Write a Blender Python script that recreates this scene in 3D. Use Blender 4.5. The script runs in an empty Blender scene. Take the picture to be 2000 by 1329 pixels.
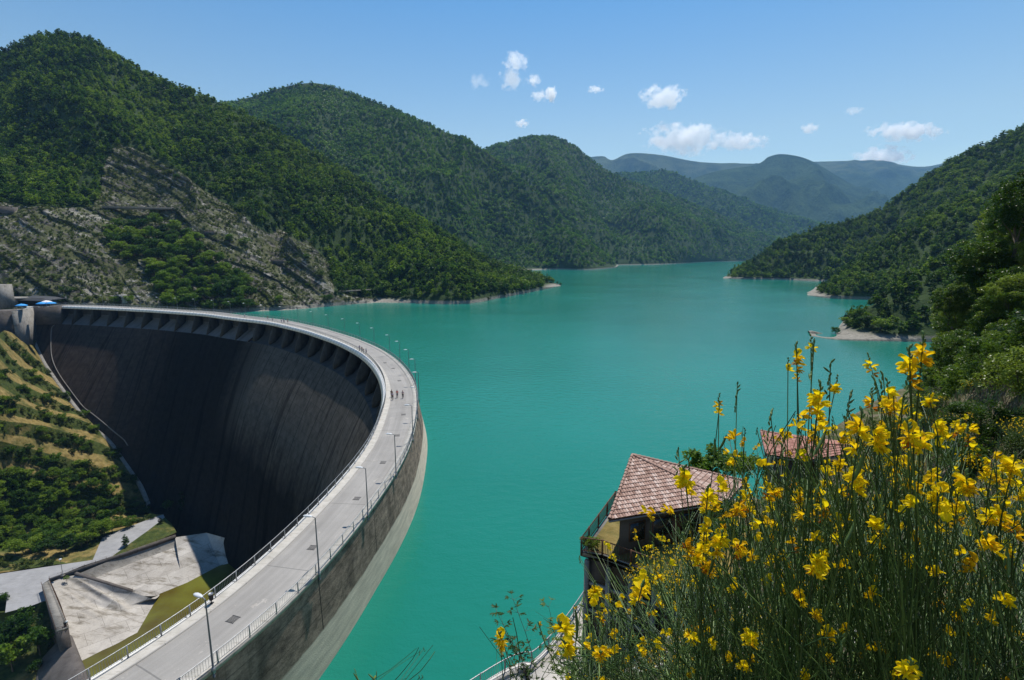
import bpy, bmesh, math, random
import numpy as np
from mathutils import Vector, Matrix, Euler

# ------------------------------------------------------------------ camera, world, sun, exposure
scene = bpy.context.scene
COL = scene.collection
EYE = np.array([0.0, 0.0, 43.0])
PITCH = math.radians(10.0)
cam_d = bpy.data.cameras.new('camera'); cam = bpy.data.objects.new('camera', cam_d); COL.objects.link(cam)
cam.location = EYE; cam.rotation_euler = (math.radians(90) - PITCH, 0, 0)
cam_d.lens = 18.0; cam_d.sensor_width = 36.0; cam_d.clip_start = 0.05; cam_d.clip_end = 60000
scene.camera = cam

SUN_EL, SUN_AZ = math.radians(64), math.radians(19)        # azimuth measured from +Y towards +X
sdir = Vector((math.sin(SUN_AZ)*math.cos(SUN_EL), math.cos(SUN_AZ)*math.cos(SUN_EL), math.sin(SUN_EL)))
sun_d = bpy.data.lights.new('sun', 'SUN'); sun_d.energy = 4.3; sun_d.angle = math.radians(0.53); sun_d.color = (1.0, 0.95, 0.87)
sun = bpy.data.objects.new('sun', sun_d); COL.objects.link(sun)
sun.rotation_euler = sdir.to_track_quat('Z', 'Y').to_euler()
world = bpy.data.worlds.new("World"); scene.world = world; world.use_nodes = True
wn = world.node_tree.nodes; wl = world.node_tree.links
sky = wn.new('ShaderNodeTexSky'); sky.sky_type = 'NISHITA'; sky.sun_disc = False
sky.sun_elevation = SUN_EL; sky.sun_rotation = SUN_AZ; sky.altitude = 900; sky.air_density = 1.0; sky.dust_density = 0.35; sky.ozone_density = 3.0
wtc = wn.new('ShaderNodeTexCoord'); wsp = wn.new('ShaderNodeSeparateXYZ'); wl.new(wtc.outputs['Generated'], wsp.inputs[0])
wr = wn.new('ShaderNodeValToRGB'); we = wr.color_ramp.elements; we[0].position = 0.10; we[0].color = (0.86, 0.79, 0.60, 1); we[1].position = 0.75; we[1].color = (0.27, 0.52, 0.66, 1)
for p_, c_ in ((0.2, (0.78, 0.75, 0.60)), (0.40, (0.41, 0.64, 0.69))):
    e_ = we.new(p_); e_.color = (*c_, 1)
wl.new(wsp.outputs[2], wr.inputs[0]); wm = wn.new('ShaderNodeMix'); wm.data_type = 'RGBA'; wm.blend_type = 'MULTIPLY'; wm.inputs[0].default_value = 1.0
wl.new(sky.outputs[0], wm.inputs[6]); wl.new(wr.outputs[0], wm.inputs[7]); wl.new(wm.outputs[2], wn['Background'].inputs[0]); wn['Background'].inputs[1].default_value = 0.15
scene.view_settings.view_transform = 'Standard'; scene.view_settings.look = 'None'
scene.view_settings.exposure = 0.45; scene.view_settings.gamma = 1.0
scene.cycles.max_bounces = 8; scene.cycles.diffuse_bounces = 2; scene.cycles.glossy_bounces = 2
scene.cycles.transmission_bounces = 3; scene.cycles.transparent_max_bounces = 6; scene.cycles.volume_bounces = 7
scene.cycles.use_fast_gi = False

RNG = np.random.default_rng(7); random.seed(7)

# ------------------------------------------------------------------ maths helpers
def ray(px, py):
    u = (px - 1000) / 1000.0; v = (664.5 - py) / 1000.0
    return np.array([u, math.cos(PITCH) + v*math.sin(PITCH), -math.sin(PITCH) + v*math.cos(PITCH)])
def atz(px, py, z):
    d = ray(px, py); return EYE + d*((z - EYE[2]) / d[2])
def aty(px, py, Y):
    d = ray(px, py); return EYE + d*(Y / d[1])
def project(P):
    P = np.asarray(P, float) - EYE
    c, s = math.cos(PITCH), math.sin(PITCH)
    f = P[..., 1]*c - P[..., 2]*s; up = P[..., 1]*s + P[..., 2]*c
    f = np.where(f < 0.01, 0.01, f)
    return 1000 + 1000*P[..., 0]/f, 664.5 - 1000*up/f
def crom(P, t):
    """Catmull-Rom through rows of P, t in 0..1"""
    P = np.asarray(P, float); n = len(P) - 1
    t = np.clip(np.asarray(t, float), 0, 1)*n; i = np.minimum(t.astype(int), n - 1); f = (t - i)[:, None]
    p0 = P[np.maximum(i-1, 0)]; p1 = P[i]; p2 = P[i+1]; p3 = P[np.minimum(i+2, n)]
    return 0.5*((2*p1) + (p2-p0)*f + (2*p0-5*p1+4*p2-p3)*f*f + (-p0+3*p1-3*p2+p3)*f**3)
_perm = np.random.default_rng(3).random((64, 64, 64)).astype(np.float32)
def vnoise(x, y, z=0.0):
    x, y, z = np.broadcast_arrays(np.asarray(x, float), np.asarray(y, float), np.asarray(z, float))
    xi = np.floor(x).astype(int); yi = np.floor(y).astype(int); zi = np.floor(z).astype(int)
    fx = x-xi; fy = y-yi; fz = z-zi
    fx = fx*fx*(3-2*fx); fy = fy*fy*(3-2*fy); fz = fz*fz*(3-2*fz)
    g = lambda a, b, c: _perm[(xi+a) & 63, (yi+b) & 63, (zi+c) & 63]
    l = lambda a, b, t: a + (b-a)*t
    return l(l(l(g(0,0,0), g(1,0,0), fx), l(g(0,1,0), g(1,1,0), fx), fy), l(l(g(0,0,1), g(1,0,1), fx), l(g(0,1,1), g(1,1,1), fx), fy), fz)*2-1
def fbm(x, y, z=0.0, o=4):
    r = 0; a = 1.0; s = 0
    for k in range(o):
        r = r + a*vnoise(np.asarray(x)*2**k + 7.3*k, np.asarray(y)*2**k + 3.1*k, np.asarray(z)*2**k); s += a; a *= 0.5
    return r/s

# ------------------------------------------------------------------ mesh helpers
def link(o, parent=None):
    COL.objects.link(o)
    if parent is not None: o.parent = parent
    return o
def tag(o, label=None, cat=None, group=None, kind=None):
    if label: o['label'] = label
    if cat: o['category'] = cat
    if group: o['group'] = group
    if kind: o['kind'] = kind
    return o
def thing(name, label, cat, loc=(0, 0, 0), rz=0.0, group=None):
    o = bpy.data.objects.new(name, None); o.empty_display_size = 0.3
    o.location = loc; o.rotation_euler = (0, 0, rz); link(o); return tag(o, label, cat, group)
def np_mesh(name, V, F, smooth=False, mats=None, midx=None):
    """V (n,3), F (m,3|4) arrays or list of arrays of different width"""
    Fs = F if isinstance(F, list) else [F]
    Fs = [np.asarray(f, np.int32) for f in Fs if len(f)]
    me = bpy.data.meshes.new(name); V = np.asarray(V, np.float32)
    me.vertices.add(len(V)); me.vertices.foreach_set('co', V.ravel())
    tot = sum(f.size for f in Fs); nf = sum(len(f) for f in Fs)
    me.loops.add(tot); me.polygons.add(nf)
    me.loops.foreach_set('vertex_index', np.concatenate([f.ravel() for f in Fs]))
    ls = []; st = 0
    for f in Fs:
        ls.append(st + np.arange(len(f))*f.shape[1]); st += f.size
    me.polygons.foreach_set('loop_start', np.concatenate(ls).astype(np.int32))
    if smooth: me.polygons.foreach_set('use_smooth', np.ones(nf, bool))
    if midx is not None: me.polygons.foreach_set('material_index', np.asarray(midx, np.int32))
    for m in (mats or []): me.materials.append(m)
    me.update(calc_edges=True); me.validate(); return me
def np_obj(name, V, F, mat, parent=None, smooth=False, midx=None):
    mats = mat if isinstance(mat, list) else [mat]
    me = np_mesh(name, V, F, smooth, mats, midx)
    return link(bpy.data.objects.new(name, me), parent)
def fattr(o, name, vals):
    a = o.data.attributes.new(name, 'FLOAT', 'POINT'); a.data.foreach_set('value', np.asarray(vals, np.float32).ravel())
def grid_faces(nu, nv, flip=False, closed_v=False):
    i = np.arange(nu-1)[:, None]; j = np.arange(nv if closed_v else nv-1)[None, :]
    j2 = (j+1) % nv
    a = i*nv+j; b = (i+1)*nv+j; c = (i+1)*nv+j2; d = i*nv+j2
    f = np.stack([a, b, c, d], -1).reshape(-1, 4)
    return f[:, ::-1] if flip else f
def grid_obj(name, G, mat, parent=None, smooth=True, flip=False, closed_v=False):
    nu, nv = G.shape[:2]
    return np_obj(name, G.reshape(-1, 3), grid_faces(nu, nv, flip, closed_v), mat, parent, smooth)
ORD = 'first second third fourth fifth sixth seventh eighth ninth tenth eleventh twelfth thirteenth fourteenth fifteenth sixteenth seventeenth eighteenth nineteenth twentieth'.split()
def rank_labels(objs, what, per=14, dz=0.8):
    """labels by rows (top to bottom) and place from the left"""
    it = []
    for o in objs:
        w = np.array(o.location); w[2] += dz; X, Y = project(w); it.append((float(Y), float(X), o))
    it.sort(key=lambda q: q[0]); rows = [it[i:i+per] for i in range(0, len(it), per)]
    for r, row in enumerate(rows):
        rn_ = 'top' if r == 0 else 'lowest' if r == len(rows)-1 else ORD[r]
        for c, (_, _, o) in enumerate(sorted(row, key=lambda q: q[1])):
            o['label'] = f'{what}, {ORD[c]} from the left in the {rn_} row'
class MB:
    """collects boxes, tubes and prisms; build() links them as ONE mesh"""
    def __init__(s): s.V = []; s.Q = []; s.T = []; s.n = 0
    def add(s, V, Q=(), T=()):
        V = np.asarray(V, float); s.V.append(V)
        if len(Q): s.Q.append(np.asarray(Q)+s.n)
        if len(T): s.T.append(np.asarray(T)+s.n)
        s.n += len(V); return s
    def box(s, c, size, ax=None):
        c = np.asarray(c, float); h = np.asarray(size, float)/2
        A = np.eye(3) if ax is None else np.asarray(ax, float)
        V = [c + A[0]*h[0]*i + A[1]*h[1]*j + A[2]*h[2]*k for i in (-1, 1) for j in (-1, 1) for k in (-1, 1)]
        return s.add(V, [(0,1,3,2),(4,6,7,5),(0,4,5,1),(2,3,7,6),(0,2,6,4),(1,5,7,3)])
    def hexa(s, V8):   # bottom ring 4 then top ring 4 (counter-clockwise)
        return s.add(V8, [(3,2,1,0),(4,5,6,7),(0,1,5,4),(1,2,6,5),(2,3,7,6),(3,0,4,7)])
    def bar(s, a, b, w, h=None, up=(0, 0, 1)):
        a = np.asarray(a, float); b = np.asarray(b, float); d = b-a; L = np.linalg.norm(d)
        if L < 1e-6: return s
        d = d/L; up = np.asarray(up, float)
        if abs(d@up) > 0.98: up = np.array([0, 1.0, 0])
        x = np.cross(d, up); x /= np.linalg.norm(x); y = np.cross(x, d)
        return s.box((a+b)/2, (w, L, h or w), (x, d, y))
    def tube(s, P, R, n=6, cap=True):
        P = np.asarray(P, float); m = len(P); R = np.broadcast_to(np.asarray(R, float), (m,))
        D = np.gradient(P, axis=0); D /= np.linalg.norm(D, axis=1)[:, None] + 1e-12
        ref = np.array([0, 0, 1.0]) if abs(D[0, 2]) < 0.9 else np.array([1.0, 0, 0])
        X = np.cross(D, ref); X /= np.linalg.norm(X, axis=1)[:, None] + 1e-12; Y = np.cross(D, X)
        a = np.arange(n)*2*math.pi/n
        V = P[:, None] + R[:, None, None]*(X[:, None]*np.cos(a)[None, :, None] + Y[:, None]*np.sin(a)[None, :, None])
        k = s.n; s.add(V.reshape(-1, 3), grid_faces(m, n, closed_v=True))
        if cap:
            s.add(np.array([P[0], P[-1]]))
            c0 = s.n-2; c1 = s.n-1
            s.T.append(np.array([(c0, k+(j+1) % n, k+j) for j in range(n)] + [(c1, k+(m-1)*n+j, k+(m-1)*n+(j+1) % n) for j in range(n)]))
        return s
    def prism(s, poly, z0, z1):
        n = len(poly); V = [(p[0], p[1], z0) for p in poly] + [(p[0], p[1], z1) for p in poly]
        s.add(V, [(i, (i+1) % n, n+(i+1) % n, n+i) for i in range(n)], [(0, i+1, i) for i in range(1, n-1)] + [(n, n+i, n+i+1) for i in range(1, n-1)])
        return s
    def ball(s, c, r, nu=8, nv=6):
        c = np.asarray(c, float); r = np.broadcast_to(np.asarray(r, float), (3,))
        th = np.linspace(0, math.pi, nv); ph = np.arange(nu)*2*math.pi/nu
        V = np.stack([np.sin(th)[:, None]*np.cos(ph), np.sin(th)[:, None]*np.sin(ph), np.cos(th)[:, None]*np.ones(nu)], -1)*r + c
        return s.add(V.reshape(-1, 3), grid_faces(nv, nu, True, closed_v=True))
    def build(s, name, mat, parent=None, smooth=False):
        V = np.concatenate(s.V); F = []
        if s.Q: F.append(np.concatenate(s.Q))
        if s.T: F.append(np.concatenate(s.T))
        return np_obj(name, V, F, mat, parent, smooth)

# ------------------------------------------------------------------ material helpers
def new_mat(name):
    m = bpy.data.materials.new(name); m.use_nodes = True
    b = m.node_tree.nodes['Principled BSDF']; return m, m.node_tree.nodes, m.node_tree.links, b
def nd(N, t, **kw):
    n = N.new(t)
    for k, v in kw.items():
        if k in n.inputs: n.inputs[k].default_value = v
        else: setattr(n, k, v)
    return n
def ramp(N, L, src, stops):
    r = N.new('ShaderNodeValToRGB'); e = r.color_ramp.elements
    while len(e) > 1: e.remove(e[-1])
    e[0].position = stops[0][0]; e[0].color = (*stops[0][1], 1)
    for p, c in stops[1:]:
        x = e.new(p); x.color = (*c, 1)
    L.new(src, r.inputs[0]); return r.outputs[0]
def mixc(N, L, fac, a, b, mode='MIX'):
    m = N.new('ShaderNodeMix'); m.data_type = 'RGBA'; m.blend_type = mode
    for s, v in ((m.inputs[0], fac), (m.inputs[6], a), (m.inputs[7], b)):
        if hasattr(v, 'node'): L.new(v, s)
        elif isinstance(v, tuple): s.default_value = (*v, 1) if len(v) == 3 else v
        else: s.default_value = v
    return m.outputs[2]
def mth(N, L, op, a, b=None, clamp=False):
    m = N.new('ShaderNodeMath'); m.operation = op; m.use_clamp = clamp
    for s, v in ((m.inputs[0], a), (m.inputs[1], b)):
        if v is None: continue
        if hasattr(v, 'node'): L.new(v, s)
        else: s.default_value = v
    return m.outputs[0]
def noise(N, L, scale, detail=4, rough=0.55, vec=None, stretch=None):
    n = nd(N, 'ShaderNodeTexNoise', Scale=scale, Detail=detail, Roughness=rough)
    if vec is None:
        vec = N.new('ShaderNodeTexCoord').outputs['Object']
    if stretch:
        mp = N.new('ShaderNodeMapping'); mp.inputs['Scale'].default_value = stretch; L.new(vec, mp.inputs[0]); vec = mp.outputs[0]
    L.new(vec, n.inputs['Vector']); return n.outputs['Fac']
def bump(N, L, h, b, strength=0.4, dist=0.1):
    n = nd(N, 'ShaderNodeBump', Strength=strength, Distance=dist); L.new(h, n.inputs['Height']); L.new(n.outputs[0], b.inputs['Normal']); return n
def simple(name, col, rough=0.7, metal=0.0, var=0.15, scale=3.0, bmp=0.0):
    m, N, L, b = new_mat(name)
    f = noise(N, L, scale, 4)
    c = ramp(N, L, f, [(0.3, tuple(x*(1-var) for x in col)), (0.7, tuple(min(1, x*(1+var)) for x in col))])
    L.new(c, b.inputs['Base Color']); b.inputs['Roughness'].default_value = rough; b.inputs['Metallic'].default_value = metal
    if bmp: bump(N, L, f, b, bmp, 0.05)
    return m
def foliage(name, dark, mid, light, trans=0.35, rough=0.5, per_obj=0.85):
    m, N, L, b = new_mat(name)
    oi = N.new('ShaderNodeObjectInfo'); at = N.new('ShaderNodeAttribute'); at.attribute_name = 'leafv'
    geo = N.new('ShaderNodeNewGeometry')
    big = noise(N, L, 0.012, 3, 0.6, geo.outputs['Position'])
    v = mth(N, L, 'ADD', mth(N, L, 'MULTIPLY', mth(N, L, 'POWER', oi.outputs['Random'], 1.3), per_obj), mth(N, L, 'MULTIPLY', at.outputs['Fac'], 0.35))
    v = mth(N, L, 'ADD', v, mth(N, L, 'MULTIPLY', mth(N, L, 'SUBTRACT', big, 0.5), 1.9))
    c = ramp(N, L, v, [(0.05, dark), (0.45, mid), (0.95, light)])
    L.new(c, b.inputs['Base Color']); b.inputs['Roughness'].default_value = rough
    b.inputs['Specular IOR Level'].default_value = 0.12
    tr = N.new('ShaderNodeBsdfTranslucent')
    c2 = mixc(N, L, 1.0, c, (1.2, 1.25, 0.5), 'MULTIPLY'); L.new(c2, tr.inputs[0])
    mx = N.new('ShaderNodeMixShader'); mx.inputs[0].default_value = trans
    L.new(b.outputs[0], mx.inputs[1]); L.new(tr.outputs[0], mx.inputs[2]); L.new(mx.outputs[0], N['Material Output'].inputs[0])
    return m

M = {}
M['leaf'] = foliage('leaf_broad', (0.013, 0.040, 0.006), (0.050, 0.112, 0.010), (0.150, 0.225, 0.020), trans=0.38)
M['leaf_far'] = foliage('leaf_far', (0.016, 0.050, 0.009), (0.052, 0.132, 0.016), (0.140, 0.245, 0.026), trans=0.35)
M['leaf_dark'] = foliage('leaf_dark', (0.006, 0.018, 0.006), (0.016, 0.042, 0.012), (0.04, 0.085, 0.02))
M['leaf_scrub'] = foliage('leaf_scrub', (0.025, 0.045, 0.010), (0.060, 0.095, 0.020), (0.13, 0.16, 0.035))
M['leaf_near'] = foliage('leaf_near', (0.020, 0.045, 0.008), (0.060, 0.110, 0.017), (0.17, 0.225, 0.042), trans=0.4, rough=0.35)
M['bark'] = simple('bark', (0.10, 0.075, 0.05), 0.9, var=0.3, scale=8, bmp=0.5)
M['twig'] = simple('twig', (0.16, 0.13, 0.10), 0.9, var=0.3, scale=8)
M['metal_grey'] = simple('galvanised_rail', (0.30, 0.31, 0.32), 0.45, 0.6, 0.2, 6)
M['pole'] = simple('lamp_pole_paint', (0.16, 0.17, 0.19), 0.45, 0.4, 0.1, 6)
M['rust'] = simple('rusty_rail', (0.10, 0.045, 0.025), 0.75, 0.2, 0.4, 9)
M['white'] = simple('lamp_white', (0.55, 0.57, 0.58), 0.35, 0.0, 0.05, 3)
M['dark'] = simple('dark_opening', (0.015, 0.015, 0.016), 0.8)
M['slate'] = simple('dark_awning', (0.03, 0.032, 0.036), 0.8)
M['glass'] = simple('dark_glass', (0.03, 0.035, 0.04), 0.15)
M['blue_cloth'] = simple('blue_umbrella_cloth', (0.03, 0.30, 0.72), 0.8, var=0.08)
M['white_cloth'] = simple('white_umbrella_cloth', (0.75, 0.70, 0.70), 0.8, var=0.05)
M['red_cloth'] = simple('red_cloth', (0.45, 0.03, 0.03), 0.8)
M['wood'] = simple('dark_wood', (0.10, 0.05, 0.03), 0.7, var=0.3, scale=5)

def concrete(name, c1, c2, joints=None, streak=0.0, lift=0.0, bmp=0.3, dark_z=None, sunlit_u=None):
    """uses UV (metres along, metres up)"""
    m, N, L, b = new_mat(name)
    uv = N.new('ShaderNodeUVMap').outputs[0]; sp = N.new('ShaderNodeSeparateXYZ'); L.new(uv, sp.inputs[0])
    U, Z = sp.outputs[0], sp.outputs[1]
    n1 = noise(N, L, 0.35, 6, 0.65, uv); n2 = noise(N, L, 6.0, 5, 0.7, uv)
    c = ramp(N, L, mth(N, L, 'ADD', mth(N, L, 'MULTIPLY', n1, 0.65), mth(N, L, 'MULTIPLY', n2, 0.35)), [(0.32, c1), (0.68, c2)])
    h = n2
    if sunlit_u:      # sunlight painted into the colour: paler spillway half, fading to shade lower down
        k = ramp(N, L, mth(N, L, 'DIVIDE', mth(N, L, 'ADD', U, mth(N, L, 'MULTIPLY', mth(N, L, 'SUBTRACT', n1, 0.5), 40.0)), 500.0), [((sunlit_u[0]-25)/500, (0, 0, 0)), ((sunlit_u[0]+25)/500, (1, 1, 1)), ((sunlit_u[1]-12)/500, (1, 1, 1)), ((sunlit_u[1]+12)/500, (0, 0, 0))])
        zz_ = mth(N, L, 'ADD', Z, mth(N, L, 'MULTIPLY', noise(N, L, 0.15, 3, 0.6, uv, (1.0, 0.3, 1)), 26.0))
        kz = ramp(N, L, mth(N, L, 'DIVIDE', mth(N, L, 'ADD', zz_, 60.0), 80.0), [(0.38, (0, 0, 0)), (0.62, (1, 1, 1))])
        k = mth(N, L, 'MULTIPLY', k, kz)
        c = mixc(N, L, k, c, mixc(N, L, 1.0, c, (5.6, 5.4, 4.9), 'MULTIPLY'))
        ka = ramp(N, L, mth(N, L, 'DIVIDE', U, 500.0), [(0.62, (0, 0, 0)), (0.68, (1, 1, 1))]); c = mixc(N, L, ka, c, mixc(N, L, 1.0, c, (3.4, 2.9, 2.6), 'MULTIPLY'))  # abutment end lightened and warmed in colour to read as sunlit
    if streak:
        s = noise(N, L, 0.22, 4, 0.6, uv, (1.0, 0.05, 1)); r = ramp(N, L, s, [(0.54, (1, 1, 1)), (0.62, (1-streak,)*3)])
        c = mixc(N, L, 1.0, c, r, 'MULTIPLY')
        s = noise(N, L, 2.5, 4, 0.6, uv, (1.0, 0.02, 1)); r = ramp(N, L, s, [(0.58, (1, 1, 1)), (0.70, (1-streak*0.6,)*3)])
        c = mixc(N, L, 1.0, c, r, 'MULTIPLY')
    def lines(coord, period, width, dark, jitter=0.0):
        x = mth(N, L, 'DIVIDE', coord, period)
        x = mth(N, L, 'ABSOLUTE', mth(N, L, 'SUBTRACT', mth(N, L, 'FRACT', x), 0.5))
        k = mth(N, L, 'LESS_THAN', x, width/period/2)
        return mixc(N, L, mth(N, L, 'MULTIPLY', k, dark), c, (0.02, 0.02, 0.02))
    if joints: c = lines(U, joints[0], joints[1], joints[2])
    if lift: c = lines(Z, lift, 0.10, 0.45)
    if dark_z is not None:   # drawdown band: dark weathered concrete above the line, pale washed concrete below
        blot = ramp(N, L, noise(N, L, 1.1, 6, 0.75, uv, (0.6, 1.0, 1)), [(0.38, (0.45, 0.45, 0.45)), (0.62, (1.15, 1.12, 1.1))]); c = mixc(N, L, 1.0, c, blot, 'MULTIPLY')
        wz = mth(N, L, 'ADD', Z, mth(N, L, 'MULTIPLY', noise(N, L, 0.3, 3, 0.6, uv), 0.6))
        k = ramp(N, L, mth(N, L, 'DIVIDE', mth(N, L, 'ADD', wz, 10), 25.0), [((dark_z+10)/25.0, (0, 0, 0)), ((dark_z+10.25)/25.0, (1, 1, 1))])
        w = noise(N, L, 1.2, 6, 0.7, uv, (0.25, 1.4, 1))
        pale = ramp(N, L, w, [(0.3, (0.52, 0.42, 0.33)), (0.7, (0.84, 0.70, 0.55))])
        c = mixc(N, L, k, pale, c)
        speck = ramp(N, L, noise(N, L, 7.0, 3, 0.7, uv), [(0.62, (0, 0, 0)), (0.68, (1, 1, 1))])
        c = mixc(N, L, mth(N, L, 'MULTIPLY', mth(N, L, 'MULTIPLY', speck, k), 0.5), c, (0.4, 0.37, 0.31))
    L.new(c, b.inputs['Base Color']); b.inputs['Roughness'].default_value = 0.9; b.inputs['Specular IOR Level'].default_value = 0.0 if sunlit_u else 0.2
    if bmp: bump(N, L, h, b, bmp, 0.08)
    return m
M['dam_face'] = concrete('dam_face_concrete', (0.008, 0.0077, 0.0075), (0.023, 0.0215, 0.0205), joints=(13.2, 0.45, 0.8), streak=0.5, lift=3.0, bmp=0.4, sunlit_u=(95, 250))
M['dam_up'] = concrete('dam_upstream_concrete', (0.17, 0.125, 0.095), (0.46, 0.345, 0.265), joints=(13.2, 0.14, 0.9), lift=2.6, streak=0.35, dark_z=4.7, bmp=0.6)
M['deck'] = concrete('deck_concrete', (0.30, 0.285, 0.26), (0.44, 0.42, 0.39), joints=(4.0, 0.05, 0.5), bmp=0.2)
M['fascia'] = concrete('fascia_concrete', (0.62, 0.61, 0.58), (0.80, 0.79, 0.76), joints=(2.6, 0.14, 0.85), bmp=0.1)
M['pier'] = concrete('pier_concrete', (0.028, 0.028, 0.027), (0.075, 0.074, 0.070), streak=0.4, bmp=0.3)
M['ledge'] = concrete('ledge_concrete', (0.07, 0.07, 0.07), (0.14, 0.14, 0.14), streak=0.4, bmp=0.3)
M['joint'] = concrete('joint_concrete', (0.15, 0.14, 0.13), (0.26, 0.24, 0.22), bmp=0.1)
def plain_concrete(name, c1, c2, stain=0.0, scale=0.25, bmp=0.3, stretch=None, grid=None):
    m, N, L, b = new_mat(name)
    n1 = noise(N, L, scale, 8, 0.65, stretch=stretch); n2 = noise(N, L, scale*18, 4, 0.7)
    c = ramp(N, L, mth(N, L, 'ADD', mth(N, L, 'MULTIPLY', n1, 0.7), mth(N, L, 'MULTIPLY', n2, 0.3)), [(0.33, c1), (0.66, c2)])
    if stain:
        r = ramp(N, L, noise(N, L, scale*2.2, 6, 0.7, stretch=(0.4, 1.6, 1)), [(0.52, (1, 1, 1)), (0.68, (1-stain, 1-stain*1.05, 1-stain*1.15))])
        c = mixc(N, L, 1.0, c, r, 'MULTIPLY')
    if grid:
        mp = N.new('ShaderNodeMapping'); mp.inputs['Rotation'].default_value = (0, 0, math.radians(-48)); L.new(N.new('ShaderNodeTexCoord').outputs['Object'], mp.inputs[0])
        bt = nd(N, 'ShaderNodeTexBrick', Scale=1.0); bt.inputs['Mortar Size'].default_value = 0.07; bt.inputs['Brick Width'].default_value = grid[0]; bt.inputs['Row Height'].default_value = grid[1]; bt.inputs['Mortar Smooth'].default_value = 0.3
        bt.inputs['Color1'].default_value = (1, 1, 1, 1); bt.inputs['Color2'].default_value = (0.80, 0.79, 0.77, 1); bt.inputs['Mortar'].default_value = (0.35, 0.34, 0.32, 1); L.new(mp.outputs[0], bt.inputs['Vector'])
        c = mixc(N, L, 0.75, c, bt.outputs[0], 'MULTIPLY')
    L.new(c, b.inputs['Base Color']); b.inputs['Roughness'].default_value = 0.9; b.inputs['Specular IOR Level'].default_value = 0.2
    bump(N, L, n2, b, bmp, 0.1); return m
M['conc'] = plain_concrete('weathered_concrete', (0.16, 0.15, 0.135), (0.30, 0.285, 0.26), 0.4, 0.3)
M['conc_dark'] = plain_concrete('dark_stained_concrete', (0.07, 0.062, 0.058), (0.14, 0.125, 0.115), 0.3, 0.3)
M['basin'] = plain_concrete('basin_concrete', (0.27, 0.25, 0.225), (0.54, 0.51, 0.47), 0.6, 0.12, stretch=(1, 0.6, 1), grid=(11.0, 5.5))
M['asphalt'] = plain_concrete('worn_asphalt', (0.22, 0.22, 0.225), (0.31, 0.31, 0.315), 0.15, 0.3)
M['road'] = plain_concrete('crest_road_asphalt', (0.31, 0.30, 0.285), (0.42, 0.405, 0.385), 0.25, 0.35, bmp=0.15)
M['path'] = plain_concrete('path_concrete', (0.42, 0.40, 0.37), (0.62, 0.59, 0.55), 0.25, 0.5)
def road_mat():
    m, N, L, b = new_mat('crest_road_surface'); uv = N.new('ShaderNodeUVMap').outputs[0]; sp = N.new('ShaderNodeSeparateXYZ'); L.new(uv, sp.inputs[0])
    n1 = noise(N, L, 0.16, 6, 0.65, uv); n2 = noise(N, L, 9.0, 4, 0.7, uv); n3 = noise(N, L, 1.0, 4, 0.6, uv, (0.03, 1.3, 1))
    v = mth(N, L, 'ADD', mth(N, L, 'MULTIPLY', n1, 0.4), mth(N, L, 'ADD', mth(N, L, 'MULTIPLY', n2, 0.2), mth(N, L, 'MULTIPLY', n3, 0.4)))
    c = ramp(N, L, v, [(0.36, (0.20, 0.188, 0.172)), (0.5, (0.26, 0.247, 0.228)), (0.64, (0.33, 0.312, 0.288))])
    pt = ramp(N, L, noise(N, L, 0.45, 5, 0.75, uv), [(0.62, (1, 1, 1)), (0.66, (1.35, 1.32, 1.28))]); c = mixc(N, L, 1.0, c, pt, 'MULTIPLY')
    x = mth(N, L, 'ABSOLUTE', mth(N, L, 'SUBTRACT', mth(N, L, 'FRACT', mth(N, L, 'DIVIDE', sp.outputs[0], 13.2)), 0.5)); k = mth(N, L, 'LESS_THAN', x, 0.004)
    c = mixc(N, L, mth(N, L, 'MULTIPLY', k, 0.5), c, (0.06, 0.06, 0.06))
    L.new(c, b.inputs['Base Color']); b.inputs['Roughness'].default_value = 0.9; bump(N, L, n2, b, 0.2, 0.03); return m
M['road'] = road_mat()
M['kerb'] = plain_concrete('kerb_concrete', (0.36, 0.34, 0.30), (0.52, 0.49, 0.44), 0.3, 0.8)

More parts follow.
